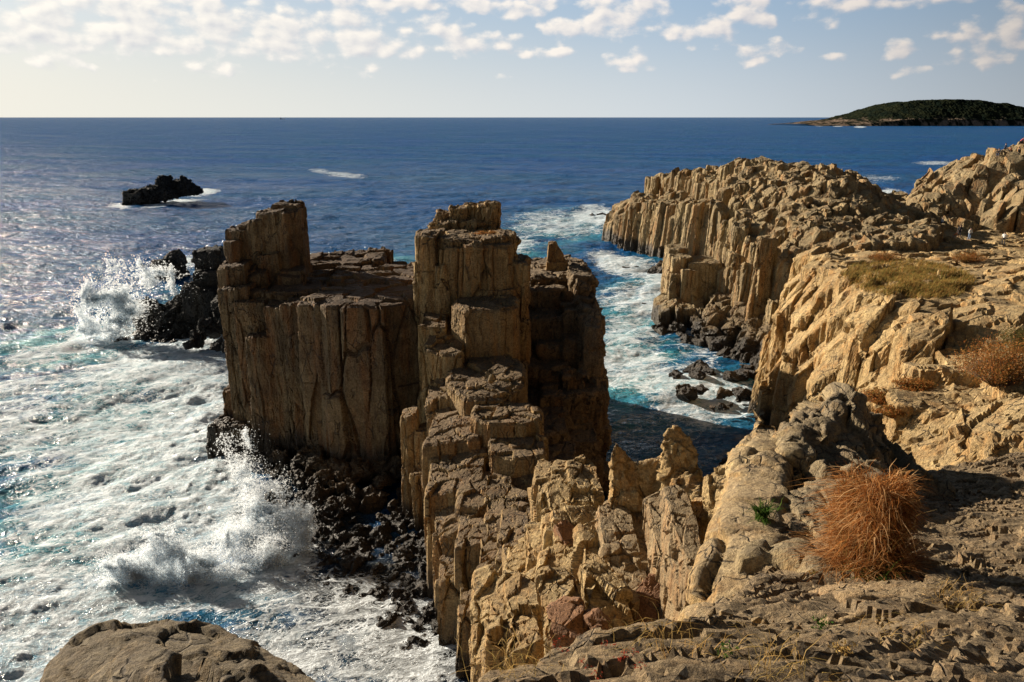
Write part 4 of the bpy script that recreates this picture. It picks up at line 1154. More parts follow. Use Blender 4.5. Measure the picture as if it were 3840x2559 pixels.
# crag between the ridge and the tower
cr = things('crag', 'broken tan crag of blocks in the centre foreground, above the shaded cove', 'crag', (3.5, 24, 10))
cb = [ub(536, 575, 494, 28.2, 31.5, -2, (.1, .1)), ub(572, 606, 498, 27.6, 31.0, -2, (-.05, .1)), ub(548, 600, 520, 26.4, 29, -2, (.1, .35)), ub(560, 603, 560, 24.3, 27.2, -2, (.05, .3)),
      ub(528, 566, 556, 26.0, 28.5, -2, (.2, .2)), ub(505, 545, 580, 26.5, 29.5, -2, (.4, .2), lean=(.3, 0)), ub(545, 590, 600, 22.5, 25.5, -2, (.1, .2)), ub(520, 556, 618, 22.6, 25.4, -2, (.5, .2), lean=(.3, 0)),
      ub(588, 628, 585, 21.2, 24.6, -2, (.0, .2)), ub(500, 530, 632, 21.2, 24, -2, (.4, .3), lean=(.3, 0)), ub(590, 634, 625, 18.6, 21.5, -2, (-.2, .2)), ub(545, 590, 640, 17.8, 21, -2, (.1, .2)),
      ub(486, 520, 640, 14.2, 16.4, 4, (.1, -.1), lean=(.2, 0), cut=.3), ub(470, 500, 640, 24, 28, -2, (.4, .3), lean=(.3, 0)), ub(505, 540, 655, 13.5, 16.5, 4, (.1, 0))]
me = rock_mesh(cb, .05, zc=8, fac=[((1.1, 1.1, 2.0), .36, .16, 521), ((.42, .42, .7), .08, .05, 522)], streak=(.3, .07, 4, 523), rough=(.15, .02, 524))
part('broken_face', me, MR['pale'], cr)
cb = [ub(604, 700, 556, 22.0, 25.6, -2, (0, .16), jit=.12, n=8), ub(604, 640, 548, 22.3, 25, -2, (0, .2)), ub(660, 708, 552, 20.4, 24, -2, (.1, .2), jit=.3), ub(612, 650, 600, 20.4, 23, -2, (0, .1), jit=.3), ub(688, 712, 560, 17.5, 21, 4, (.1, .2))]
me = rock_mesh(cb, .05, zc=12, fac=[((1.3, 1.3, 1.2), .24, .12, 531), ((.5, .5, .5), .08, .05, 532)], streak=(.3, .05, 2, 533), rough=(.15, .02, 534))
part('broad_block', me, rock_mat('brown_rock', (.34, .25, .155), (.26, .18, .105), (.36, .19, .08), top=(.30, .235, .16), fs=2.2, bump=.5, dark_amt=.45), cr)
hn = [hp([(610, 500, 24.6), (611, 452, 25), (616, 442, 25.2), (623, 446, 25.2), (630, 460, 25.1), (640, 466, 25), (638, 500, 24.4)], (.3, 1.0, -2.6)),
      hp([(628, 500, 24.4), (630, 464, 25), (650, 461, 25), (664, 457, 25), (672, 466, 24.9), (670, 505, 24.3)], (.2, 1.0, -2.6))]
me = rock_mesh(hn, .05, fac=[((.9, .9, 1.2), .20, .06, 541), ((.35, .35, .4), .06, .02, 542)], streak=(.3, .05, 2, 543), rough=(.16, .035, 544), rlx=3, soft=True)
part('left_horn', me, MR['pale'], cr)
hn = [hp([(661, 505, 23.8), (661, 440, 24.2), (668, 428, 24.4), (680, 427, 24.4), (690, 438, 24.3), (699, 455, 24.1), (706, 500, 23.6), (690, 515, 23.3)], (.3, 1.1, -2.8)),
      hp([(676, 512, 23.0), (672, 480, 23.5), (688, 468, 23.6), (700, 490, 23.2), (703, 520, 22.6)], (.2, .8, -2.5))]
me = rock_mesh(hn, .05, fac=[((.9, .9, 1.3), .24, .07, 551), ((.35, .35, .4), .07, .025, 552)], streak=(.3, .05, 2, 553), rough=(.16, .035, 554), rlx=3, soft=True)
part('right_horn', me, MR['pale'], cr)
# separate blocks
o = link('boulder', rock_mesh([hp([(632, 636, 20.4), (634, 590, 20.9), (645, 576, 21), (686, 574, 20.8), (700, 582, 20.4), (694, 610, 20.0), (676, 645, 19.4), (636, 660, 19.4)], (.2, 1.3, -1.5))], .045, fac=[((1.1, 1.1, 1.2), .16, .05, 561), ((.35, .35, .4), .05, .02, 562)], rough=(.12, .03, 564), rlx=3), MR['red'])
tag(o, 'reddish brown block wedged below the broad crag, left of the pale spur', 'boulder')
o = link('boulder', rock_mesh([hp([(690, 520, 20.6), (692, 500, 20.9), (712, 498, 20.7), (724, 508, 20.2), (720, 540, 19.6), (704, 552, 19.4)], (.2, 1.2, -2.4))], .045, fac=[((.9, .9, 1.4), .22, .06, 571), ((.3, .3, .6), .06, .025, 572)], streak=(.22, .07, 5, 573), rough=(.12, .03, 574)),
         rock_mat('ochre_rock', (.58, .37, .13), (.48, .28, .09), (.45, .21, .06), top=(.36, .29, .2), fs=2.4, bump=.45))
tag(o, 'ochre yellow streaked block between the right horn and the pale spur', 'boulder')
o = link('boulder', rock_mesh([hp([(704, 500, 20), (706, 478, 20.4), (716, 466, 20.6), (730, 464, 20.4), (738, 478, 19.8), (728, 500, 19.2)], (.2, .9, -3.4))], .045, fac=[((.7, .7, .8), .22, .07, 581), ((.25, .25, .3), .06, .025, 582)], rough=(.12, .03, 584)), MR['pale'])
tag(o, 'small chalky pale rock beside the spur, above the ochre block', 'boulder')
o = link('boulder', rock_mesh([hp([(556, 525, 25.8), (566, 520, 26.2), (588, 540, 26.0), (584, 552, 25.2), (566, 545, 25.3)], (-.1, .5, -.5))], .04, fac=[((.6, .6, .5), .08, .03, 591)], rough=(.12, .02, 594)), MR['red'])
tag(o, 'dark brown slab lodged in the face of the broken tan crag', 'boulder')
for (u, v, Y, r, lb, mt) in [(570, 615, 17.6, .62, 'dark brown squarish boulder perched at the foot of the broken crag', 'red'), (597, 620, 17.2, .42, 'small orange-brown boulder right of the dark squarish one', 'red')]:
    c = P(u, v, Y)
    o = link('boulder', rock_mesh([chunk(rng, tuple(c), r, 14, (1.15, .9, .85)), chunk(rng, (c[0], c[1] + .3, c[2] - .7), r * 1.2, 10)], .035, fac=[((.5, .5, .5), .10, .04, 595)], rough=(.1, .02, 596)), MR[mt])
    tag(o, lb, 'boulder')
# big rounded boulder bottom left
bb = [hp([(26, 700, 5.9), (48, 660, 6.5), (88, 633, 7.0), (130, 620, 7.3), (172, 615, 7.4), (215, 624, 7.2), (252, 643, 6.8), (290, 655, 6.6), (320, 672, 6.2), (334, 700, 5.7), (180, 690, 5.2)], (.2, .3, -6), 1.1)]
me = rock_mesh(bb, .04, fac=[((1.6, 1.6, 1.2), .16, .05, 601), ((.5, .5, .4), .05, .02, 602)], streak=(.5, .05, .5, 605), rough=(.12, .022, 604), rlx=40, soft=True)
o = link('boulder', me, rock_mat('boulder_rock', (.29, .22, .14), (.18, .135, .09), (.28, .16, .075), top=(.155, .13, .10), fs=2.2, bump=.5, dark_amt=.35, vert=1.0))
tag(o, 'big rounded grey-brown boulder filling the bottom left corner', 'boulder')

me = rock_mesh([hp([(800, 600, 6.9), (838, 580, 7.5), (905, 594, 7.2), (992, 642, 5.1), (1004, 660, 4.7), (930, 655, 4.65), (862, 642, 5.1), (806, 628, 5.9)], (.05, .1, -.7)),
                hp([(735, 612, 6.4), (760, 596, 7.0), (800, 600, 6.9), (812, 622, 6.1), (770, 634, 5.8), (738, 632, 5.9)], (.05, .1, -.7))], .03,
               fac=[((1.6, .7, .5), .07, .06, 611), ((.4, .3, .2), .025, .02, 612)], streak=(.5, .03, .6, 615), rough=(.10, .016, 614), rlx=8, soft=True)
o = link('rock_slab', me, rock_mat('slab_rock', (.40, .29, .18), (.29, .20, .12), (.38, .20, .085), top=(.33, .24, .15), fs=3.0, bump=.45, dark_amt=.35, vert=1.0))
tag(o, 'smooth tilted warm-brown slab in the foreground below the dry clump', 'rock slab')
# ------------------------------------------------------------------ spray thrown up by the surf
def drops_mesh(pts3, size):
    n = len(pts3)
    base = np.array([[1, 1, 1], [1, -1, -1], [-1, 1, -1], [-1, -1, 1]], float) * .55
    r_ = np.random.default_rng(5)
    q = r_.normal(size=(n, 4)); q /= np.linalg.norm(q, axis=1)[:, None]
    w, x, y, z = q.T
    Rm = np.stack([np.stack([1 - 2 * (y * y + z * z), 2 * (x * y - z * w), 2 * (x * z + y * w)], 1), np.stack([2 * (x * y + z * w), 1 - 2 * (x * x + z * z), 2 * (y * z - x * w)], 1),
                   np.stack([2 * (x * z - y * w), 2 * (y * z + x * w), 1 - 2 * (x * x + y * y)], 1)], 1)
    V = pts3[:, None, :] + np.einsum('nij,kj->nki', Rm, base) * size[:, None, None]
    T = np.array([[0, 1, 2], [0, 3, 1], [0, 2, 3], [1, 3, 2]])
    F = (np.arange(n)[:, None, None] * 4 + T[None]).reshape(-1, 3)
    return mesh_np('drops', V.reshape(-1, 3), tri=F)

ms, M = new_mat('spray_white')
geo = M.n('ShaderNodeNewGeometry')
d1 = M.n('ShaderNodeBsdfDiffuse', {'Color': (.93, .97, 1.0, 1)})
t1 = M.n('ShaderNodeBsdfTranslucent', {'Color': (.93, .97, 1.0, 1)})
mx = M.n('ShaderNodeMixShader', {0: .85, 1: d1.outputs[0], 2: t1.outputs[0]})
tr = M.n('ShaderNodeBsdfTransparent')
mt_ = M.n('ShaderNodeMixShader', {0: .66, 1: mx.outputs[0], 2: tr.outputs[0]})
M.n('ShaderNodeOutputMaterial', {'Surface': mt_.outputs[0]})

def spray(label, blobs, n, smin, smax, seed):
    """cloud of flung droplets: dense lumps that fray outwards into loose drops"""
    r_ = np.random.default_rng(seed)
    wts = np.array([b[3] * b[2] * b[5] for b in blobs]); wts = wts / wts.sum()
    k = r_.choice(len(blobs), n, p=wts)
    B = np.array(blobs)[k]
    g = r_.normal(size=(n, 3)) * .50
    far = r_.random(n) < .14
    g[far] *= 1.7
    c = np.array([P(b[0], b[1], b[4]) for b in blobs])[k]
    px = B[:, 4] / 740.0
    sc_ = np.stack([B[:, 2] * px, np.minimum(B[:, 2], B[:, 3]) * px * .35, B[:, 3] * px], 1)
    p3 = c + g * sc_
    wl = .040 * np.mean(B[:, 4])
    q = p3 / wl
    wv3 = np.stack([fbm(q, 4, seed + 1, .6), fbm(q + 31, 4, seed + 2, .6), fbm(q + 67, 4, seed + 3, .6)], 1)
    p3 = p3 + wv3 * wl * .55
    q = p3 / wl
    m = fbm(q * [1.6, 1.6, 1.1], 5, seed + 4, .65) > r_.uniform(-.42, .26, n)
    m &= p3[:, 2] > -.1
    p3 = p3[m]
    rad = np.linalg.norm(g[m], axis=1)
    sz = (smin + (smax - smin) * r_.random(len(p3)) ** 1.6) * np.clip(1.2 - .45 * rad, .35, 1.2)
    o = link('wave_spray', drops_mesh(p3, sz), ms)
    tag(o, label, 'wave spray', kind='stuff')
    return o

spray('tall white splash bursting against the black reef at the left',
      [(103, 318, 20, 17, 103, 1), (118, 322, 19, 18, 103, 1), (100, 300, 17, 12, 103, 1), (118, 300, 18, 14, 103.5, 1), (130, 284, 19, 13, 104, 1), (146, 276, 20, 11, 105, 1), (160, 280, 18, 9, 105.5, .8),
       (88, 295, 9, 10, 103, .5), (92, 330, 12, 8, 102.5, .9), (142, 264, 14, 7, 105, .35), (170, 272, 16, 8, 106, .45), (128, 308, 16, 16, 103, 1), (176, 284, 10, 8, 105, .4), (120, 266, 18, 8, 104, .18)],
      56000, .06, .25, 901)
spray('big breaking wave of white spray thrown at the foot of the flat-topped stack, lower left',
      [(262, 520, 22, 30, 50.5, 1), (285, 522, 22, 18, 49.5, 1), (298, 540, 15, 22, 49, .9), (246, 545, 24, 28, 49, 1), (272, 562, 24, 24, 47.5, 1), (236, 585, 26, 18, 46, 1), (262, 590, 20, 12, 45.5, .8),
       (168, 555, 22, 18, 46, 1), (140, 572, 26, 18, 45.5, 1), (190, 580, 28, 18, 45.2, 1), (205, 560, 26, 18, 46.5, 1), (225, 548, 22, 20, 47.5, 1), (120, 568, 24, 14, 45.6, .8), (110, 590, 30, 13, 44.8, .8), (72, 604, 30, 10, 44.3, .6), (252, 480, 16, 24, 52.5, .5), (276, 486, 14, 18, 51, .4),
       (232, 455, 14, 22, 55, .22), (160, 538, 18, 12, 46.5, .35), (245, 440, 16, 14, 58, .14), (306, 520, 9, 10, 49, .5), (304, 560, 8, 12, 48.5, .5), (160, 592, 30, 12, 44.6, .9), (216, 598, 26, 8, 44.8, .7)],
      230000, .03, .13, 902)

# ------------------------------------------------------------------ island on the horizon, ship
def island():
    u_ = np.array([812, 820, 835, 860, 885, 900, 915, 930, 960, 1000, 1030, 1060, 1120, 1180]); v_ = np.array([124.6, 123.4, 121.5, 119, 113, 108, 103.5, 101, 98.8, 99.5, 103, 108, 116, 123])
    nx, ny = 900, 120
    xs = np.linspace(1070, 2500, nx); ys = np.linspace(2750, 3350, ny)
    X_, Y_ = np.meshgrid(xs, ys)
    ub_ = 512 + X_ / 2780 * 797.5
    vt = np.interp(ub_, u_, v_)
    prof = 30 + 2900 * np.tan(np.arctan((341 - vt) / FPX) - PITCH)
    prof = np.clip(prof, 0, 200)
    t = (Y_ - 2750) / 600
    shape = np.clip(np.minimum(t / .30, (1 - t) / .4), 0, 1) ** .75
    cl = np.clip(t / .035, 0, 1) * np.clip(prof * .38, 0, 26)
    Z_ = np.maximum(prof * shape, np.minimum(cl, prof * .8))
    p_ = np.stack([X_.ravel(), Y_.ravel(), Z_.ravel()], 1)
    Z_ = Z_ + (5.5 * fbm(p_ / 42, 4, 3, .6).reshape(Z_.shape) + 2.5 * (.5 - worley(p_ / [11, 11, 400], 4, 2)[0]).reshape(Z_.shape)) * np.clip(Z_ / 25, 0, 1) - 2.0
    ii = np.arange(nx * ny).reshape(ny, nx)
    F = np.stack([ii[:-1, :-1].ravel(), ii[:-1, 1:].ravel(), ii[1:, 1:].ravel(), ii[1:, :-1].ravel()], 1)
    me = mesh_np('island', np.stack([X_.ravel(), Y_.ravel(), Z_.ravel()], 1), F4=F); smooth_all(me, False)
    m, M = new_mat('island_ground')
    p = M.n('ShaderNodeNewGeometry').outputs['Position']
    x, y, z = M.sep(p)
    n1 = M.noise(p, .02, 5, .65); n2 = M.noise(M.vm('MULTIPLY', p, (1, .3, .6)), .05, 5, .7)
    c = M.mix(M.ramp(n2, .4, .62), (.008, .013, .010), (.022, .026, .014))
    rockf = M.m('MULTIPLY', M.ramp(M.m('ADD', z, M.m('MULTIPLY', M.m('SUBTRACT', n1, .5), 70)), 14, 26, 1.0, 0.0), M.ramp(n2, .42, .58))
    rockf = M.m('MULTIPLY', rockf, M.ramp(x, 1750, 2100, 1.0, .35))
    c = M.mix(rockf, c, (.20, .15, .115))
    b = M.n('ShaderNodeBump', {'Height': M.noise(p, .09, 5, .7), 'Strength': 1.0, 'Distance': 9.0})
    bs = M.n('ShaderNodeBsdfDiffuse', {'Color': c, 'Normal': b.outputs[0]})
    M.n('ShaderNodeOutputMaterial', {'Surface': bs.outputs[0]})
    o = link('island', me, m)
    o['kind'] = 'structure'
island()

def simple_mat(name, col, rough=.7, **kw):
    m, M = new_mat(name)
    p = M.n('ShaderNodeNewGeometry').outputs['Position']
    n = M.noise(p, kw.get('sc', 20.0), 3, .6)
    c = M.mix(M.ramp(n, .35, .65), tuple(k * .82 for k in col), tuple(min(1, k * 1.12) for k in col))
    bs = M.n('ShaderNodeBsdfPrincipled', {'Base Color': c, 'Roughness': rough})
    M.n('ShaderNodeOutputMaterial', {'Surface': bs.outputs[0]})
    return m

shp = empty('ship', (-3130, 10900, 0)); tag(shp, 'tiny white ship on the horizon left of centre', 'ship')
wm = simple_mat('ship_white', (.8, .8, .78), sc=.1)
def ship_part(nm, pts_):
    V, F = hull(pts_); me = bpy.data.meshes.new(nm); me.from_pydata(V, [], F); me.update()
    o = link(nm, me, wm); o.parent = shp
ship_part('hull', [(-34, -5, -1), (30, -5, -1), (-34, 5, -1), (30, 5, -1), (-38, -6, 7), (40, 0, 9), (-38, 6, 7), (30, 6, 8), (30, -6, 8)])
ship_part('cabin', [(a, b, c) for a in (-30, -12) for b in (-5, 5) for c in (7, 19)])
ship_part('funnel', [(a, b, c) for a in (-24, -18) for b in (-2, 2) for c in (19, 27)])

# ------------------------------------------------------------------ plants
CAMP = Vector((0, 0, CAM_H))
def hit(ob, u, v):
    o = Vector(ob.matrix_world.inverted() @ CAMP) if False else CAMP - ob_off(ob)
    ok, loc, nr, i = ob.ray_cast(o, px_dir(u, v))
    return (Vector(loc) + ob_off(ob), nr) if ok else (None, None)
def ob_off(ob):
    v = Vector(ob.location)
    if ob.parent: v = v + Vector(ob.parent.location)
    return v
def down(ob, x, y, ztop=60):
    off = ob_off(ob)
    ok, loc, nr, i = ob.ray_cast(Vector((x, y, ztop)) - off, Vector((0, 0, -1)))
    return (loc[2] + off[2]) if ok else None

def blades_mesh(roots, L_, W_, lean, dirs, seg, seed, droop=.6):
    """curved grass blades; roots n x 3, dirs = azimuth, lean = how far the tip falls out"""
    r_ = np.random.default_rng(seed); n = len(roots)
    V = np.zeros((n, (seg + 1) * 2, 3))
    wph = r_.uniform(0, 6.28, n); wam = r_.uniform(0, .26, n)
    a = dirs; pr = np.stack([-np.sin(a + r_.uniform(-.9, .9, n)), np.cos(a), np.zeros(n)], 1)
    pr /= np.linalg.norm(pr, axis=1)[:, None]
    for k in range(seg + 1):
        t = k / seg
        out = lean * (t ** 1.6) * L_
        up_ = L_ * (t - droop * lean * t ** 2.4)
        wob = np.sin(t * 3.1 + wph) * wam * L_ * t
        c = roots + np.stack([np.cos(a) * out - np.sin(a) * wob, np.sin(a) * out + np.cos(a) * wob, up_], 1)
        c = c + r_.normal(size=(n, 3)) * (L_ * .02 * (k > 0))[:, None]
        w = W_ * (1 - t ** 2.2 * .92)
        V[:, 2 * k] = c - pr * w[:, None] / 2; V[:, 2 * k + 1] = c + pr * w[:, None] / 2
    q = np.array([[2 * k, 2 * k + 1, 2 * k + 3, 2 * k + 2] for k in range(seg)])
    F = (np.arange(n)[:, None, None] * (seg + 1) * 2 + q[None]).reshape(-1, 4)
    me = mesh_np('blades', V.reshape(-1, 3), F4=F)
    at = me.attributes.new('tint', 'FLOAT', 'POINT')
    at.data.foreach_set('value', np.repeat(r_.random(n), (seg + 1) * 2).astype(np.float32))
    return me

def blade_mat(name, cols, trans=.35):
    m, M = new_mat(name)
    t = M.n('ShaderNodeAttribute', attribute_name='tint').outputs['Fac']
    cr = M.n('ShaderNodeValToRGB', {'Fac': t})
    el_ = cr.color_ramp.elements
    el_[0].color = (*cols[0], 1); el_[1].color = (*cols[-1], 1)
    for k, c_ in enumerate(cols[1:-1]):
        e = el_.new((k + 1) / (len(cols) - 1)); e.color = (*c_, 1)
    a = M.n('ShaderNodeBsdfDiffuse', {'Color': cr.outputs[0]}); b = M.n('ShaderNodeBsdfTranslucent', {'Color': cr.outputs[0]})
    x = M.n('ShaderNodeMixShader', {0: trans, 1: a.outputs[0], 2: b.outputs[0]})
    M.n('ShaderNodeOutputMaterial', {'Surface': x.outputs[0]})
    return m
DRY = blade_mat('dry_grass', [(.07, .028, .010), (.30, .11, .03), (.46, .18, .05), (.74, .48, .24), (.13, .05, .015), (.38, .15, .045), (.55, .28, .10), (.10, .07, .025)])
STRAW = blade_mat('straw', [(.40, .25, .09), (.58, .40, .16), (.30, .22, .07), (.62, .36, .12)])
MEADOW = blade_mat('meadow_grass', [(.10, .10, .03), (.22, .18, .05), (.34, .24, .08), (.36, .19, .06), (.15, .14, .04), (.34, .15, .045)])
GREEN = blade_mat('green_leaf', [(.025, .06, .012), (.05, .10, .02), (.10, .15, .03)], .25)
RUSTY = blade_mat('rusty_leaf', [(.22, .07, .02), (.42, .16, .05), (.30, .14, .04), (.12, .10, .03), (.50, .28, .10)])
REDL = blade_mat('red_leaf', [(.28, .03, .018), (.42, .06, .03), (.16, .03, .02)])
TWIG = simple_mat('twig_brown', (.10, .06, .035), .9)

GROUND = bpy.data.objects['ground']
FACE = bpy.data.objects['rock_face']; CREST = bpy.data.objects['crest']; SPUR = bpy.data.objects['pale_spur']
r_ = np.random.default_rng(11)

# the big dry clump
cz = Hg(4.05, 7.75)
cl_ = empty('grass_clump', (4.05, 7.8, float(cz))); tag(cl_, 'big rust-orange clump of dry grass on the foreground ledge, taller than the rocks beside it', 'grass clump')
def clump(n, cx, cy, sx, sy, Lm, W, seg, seed, z=None, ln=(.1, .75), spread=.5):
    rr_ = np.random.default_rng(seed)
    th = rr_.uniform(0, 6.283, n); q = np.sqrt(rr_.random(n))
    x = cx + np.cos(th) * q * sx; y = cy + np.sin(th) * q * sy
    zz = (Hg(x, y) if z is None else np.full(n, z)) - .06
    L_ = Lm * rr_.uniform(.45, 1.0, n) * (1.05 - .35 * q)
    a = th + rr_.normal(size=n) * spread
    return blades_mesh(np.stack([x, y, zz], 1), L_, W * rr_.uniform(.6, 1.3, n), rr_.uniform(ln[0], ln[1], n) * (.35 + .65 * q), a, seg, seed)
part('stems', clump(700, 4.08, 7.8, .26, .24, 1.6, .007, 7, 21, ln=(.05, .45), spread=2.0), DRY, cl_)
rq = np.random.default_rng(77); nb = 6500
th = rq.uniform(0, 6.283, nb); hh = rq.random(nb) ** .8 * 1.2 * (1 - .25 * np.abs(np.sin(th * 1.5))); qq = np.sqrt(rq.random(nb))
rr0 = (.20 + .14 * np.sin(np.clip(hh / 1.3, 0, 1) * 3.0)) * qq * (1 + .28 * np.sin(th * 3 + 1) + .15 * np.sin(th * 7 + hh * 5))
bx_ = 4.08 + np.cos(th) * rr0; by_ = 7.8 + np.sin(th) * rr0
rt = np.stack([bx_, by_, Hg(bx_, by_) + hh], 1)
part('dry_blades', blades_mesh(rt, rq.uniform(.12, .42, nb), rq.uniform(.006, .014, nb), rq.uniform(.3, 1.5, nb), th + rq.normal(size=nb) * 1.1, 5, 78, .75), DRY, cl_)
part('low_blades', clump(2600, 4.05, 7.7, .36, .34, .95, .009, 6, 22, ln=(.4, 1.3), spread=1.8), DRY, cl_)
part('green_leaves', clump(90, 4.0, 7.28, .10, .08, .55, .016, 6, 23, ln=(.7, 1.3)), GREEN, cl_)
part('plumes', clump(160, 4.1, 7.8, .3, .3, 1.5, .016, 6, 24, ln=(.2, .6)), STRAW, cl_)

def leafy(name, label, cat, c, rad, nleaf, nst, leaf, mat, seed, group=None, base=None, h0=0.0, shape=1.0):
    """shrub: thin stems rising from one foot, leaf-size faces gathered in clumps along them"""
    rr_ = np.random.default_rng(seed)
    root = empty(name, tuple(c)); tag(root, label, cat, group)
    c = np.array(c)
    tips = []
    for k in range(nst):
        th = rr_.uniform(0, 6.283); q = np.sqrt(rr_.random())
        tips.append(c + np.array([np.cos(th) * q * rad[0], np.sin(th) * q * rad[1], (rad[2] * (1 - .55 * q * q)) * rr_.uniform(.7, 1.05)]))
    tips = np.array(tips)
    V = []; F = []
    for tp in tips:
        b0 = c + (tp - c) * [.15, .15, 0] + [0, 0, -.1]
        w = leaf * .35
        d_ = tp - b0; s_ = np.cross(d_, [0, 0, 1.0]); s_ = s_ / (np.linalg.norm(s_) + 1e-6) * w
        u2 = np.cross(d_, s_); u2 = u2 / (np.linalg.norm(u2) + 1e-6) * w
        o_ = len(V)
        for q_ in (b0 + s_, b0 - s_ * .5 + u2, b0 - s_ * .5 - u2): V.append(q_)
        V.append(tp)
        F += [(o_, o_ + 1, o_ + 3), (o_ + 1, o_ + 2, o_ + 3), (o_ + 2, o_, o_ + 3)]
    part('stems', mesh_np('stems', np.array(V), tri=F), TWIG, root)
    k = rr_.integers(0, nst, nleaf)
    t = rr_.uniform(.35, 1.05, nleaf)
    p = c + (tips[k] - c) * t[:, None] + rr_.normal(size=(nleaf, 3)) * np.array(rad) * .09 * shape
    nrm = rr_.normal(size=(nleaf, 3)); nrm /= np.linalg.norm(nrm, axis=1)[:, None]
    a_ = np.cross(nrm, rr_.normal(size=(nleaf, 3))); a_ /= np.linalg.norm(a_, axis=1)[:, None]
    b_ = np.cross(nrm, a_)
    s = leaf * rr_.uniform(.6, 1.4, nleaf)[:, None]
    Vq = np.stack([p - a_ * s, p - b_ * s * .4, p + a_ * s, p + b_ * s * .4], 1)
    me = mesh_np('leaves', Vq.reshape(-1, 3), F4=np.arange(nleaf * 4).reshape(-1, 4))
    at = me.attributes.new('tint', 'FLOAT', 'POINT')
    at.data.foreach_set('value', np.repeat(np.clip(rr_.random(nleaf) * .6 + .4 * rr_.random(nst)[k], 0, 1), 4).astype(np.float32))
    part('foliage', me, mat, root)
    return root

def at_hit(ob, u, v, fallbackY):
    h, n = hit(ob, u, v)
    return np.array(h) if h is not None else P(u, v, fallbackY)
SLAB = bpy.data.objects['rock_slab']
def rock_hit(u, v, Y):
    L = [h for h, n in (hit(ob, u, v) for ob in (FACE, SLAB)) if h is not None]
    return np.array(min(L, key=lambda h: (h - CAMP).length)) if L else P(u, v, Y)
c = rock_hit(998, 384, 40)
leafy('bush', 'large rust and olive shrub spilling over the pale rock at the right edge', 'bush', c, (2.3, 1.8, 2.4), 13000, 190, .045, RUSTY, 31)
c = rock_hit(1020, 352, 44)
leafy('bush', 'dark twiggy shrub cut by the right picture edge, behind the large rust one', 'bush', c, (1.8, 1.6, 1.8), 5000, 90, .045, blade_mat('olive_leaf', [(.05, .06, .02), (.10, .10, .03), (.22, .12, .04)]), 32)
for k, (u, v, r, lb) in enumerate([(884, 262, 1.9, 'rust-brown low bush between the grass patch and the plaza, left one'), (968, 262, 1.9, 'rust-brown low bush beside the plaza, right one'), (880, 402, 1.3, 'dry rusty scrub in the cleft between pale cliff and slab'),
                                   (893, 416, 1.0, 'small dry scrub at the bottom of the cleft, lowest'), (912, 390, 1.2, 'dry scrub on the lip of the broad slab under the large shrub')]):
    c = rock_hit(u, v, 45)
    leafy('bush', lb, 'bush', c, (r, r * .7, r * .55), 3500, 80, .05, RUSTY, 40 + k)
tb = bpy.data.objects['tower_body']
z = down(tb, -2.2, 66.6) or 20.3
leafy('bush', 'rusty tuft growing on top of the stepped tower', 'tuft', (-2.2, 66.6, z), (1.2, .8, .35), 1400, 40, .04, RUSTY, 51)

# grass patch on the shoulder
rr_ = random.Random(9)
roots = []
for k in range(9000):
    u = rr_.uniform(838, 985); v = rr_.uniform(256, 312)
    q = ((u - 908) / 66) ** 2 + ((v - 279 - (u - 908) * .06) / 19) ** 2
    if q > 1 or rr_.random() < q * .55: continue
    h, n = hit(FACE, u, v)
    if h is None or n[2] < .45 or h[1] > 90: continue
    for j in range(6):
        roots.append((h[0] + rr_.gauss(0, .16), h[1] + rr_.gauss(0, .22), h[2] - .03))
roots = np.array(roots); n = len(roots)
L_ = r_.uniform(.22, .52, n)
o = link('grass', blades_mesh(roots, L_, np.full(n, .035), r_.uniform(.2, .9, n), r_.uniform(-1.2, 1.2, n), 3, 61), MEADOW)
tag(o, 'yellow-green and rust grass covering the shoulder of the pale cliff', 'grass', kind='stuff')

# small plants of the foreground
def near_z(u, v):
    for ob in (CREST, SPUR, GROUND):
        h, n = hit(ob, u, v)
        if h is not None: yield (Vector(h) - CAMP).length, np.array(h)
def near_hit(u, v, Y):
    L = sorted(near_z(u, v), key=lambda q: q[0])
    return L[0][1] if L else P(u, v, Y)
c = near_hit(762, 520, 10)
fern = empty('fern', tuple(c)); tag(fern, 'dark green spiky fern growing from the crack in the pale spur', 'fern')
nn = 46; a = r_.uniform(0, 6.283, nn)
Lf = r_.uniform(.18, .44, nn)
part('fronds', blades_mesh(np.repeat(np.array([c]), nn, 0) + r_.normal(size=(nn, 3)) * [.05, .05, .03], Lf, np.full(nn, .02), r_.uniform(.2, 1.1, nn), a, 6, 71), GREEN, fern)
pts_ = []; 
for k in range(nn):
    for t in np.linspace(.2, .95, 12):
        for s in (-1, 1):
            pts_.append((k, t, s))
rootsf = []; df = []; lf = []
for (k, t, s) in pts_:
    ln = .6; out = ln * t ** 1.6 * Lf[k]
    rootsf.append(c + np.array([math.cos(a[k]) * out, math.sin(a[k]) * out, Lf[k] * (t - .36 * t ** 2.4)])); df.append(a[k] + s * 1.2); lf.append(.075 * (1.05 - t))
part('leaflets', blades_mesh(np.array(rootsf), np.array(lf), np.full(len(lf), .014), np.full(len(lf), .9), np.array(df), 2, 72), GREEN, fern)
for k, (u, v, lb, mt, nl, rd_) in enumerate([(822, 628, 'small green weed on the grey ledge below the dry clump', GREEN, 260, .16), (842, 652, 'straw-tipped little weed in the ledge joint, below the small green one', STRAW, 160, .12),
                                            (812, 574, 'yellow-green sprig at the left foot of the dry clump', MEADOW, 120, .10), (726, 655, 'low green weed at the bottom of the pale spur', GREEN, 140, .12)]):
    c = near_hit(u, v, 6)
    leafy('weed', lb, 'weed', c, (rd_ * .8, rd_ * .8, rd_ * .5), nl // 2, 18, .014, mt, 80 + k)
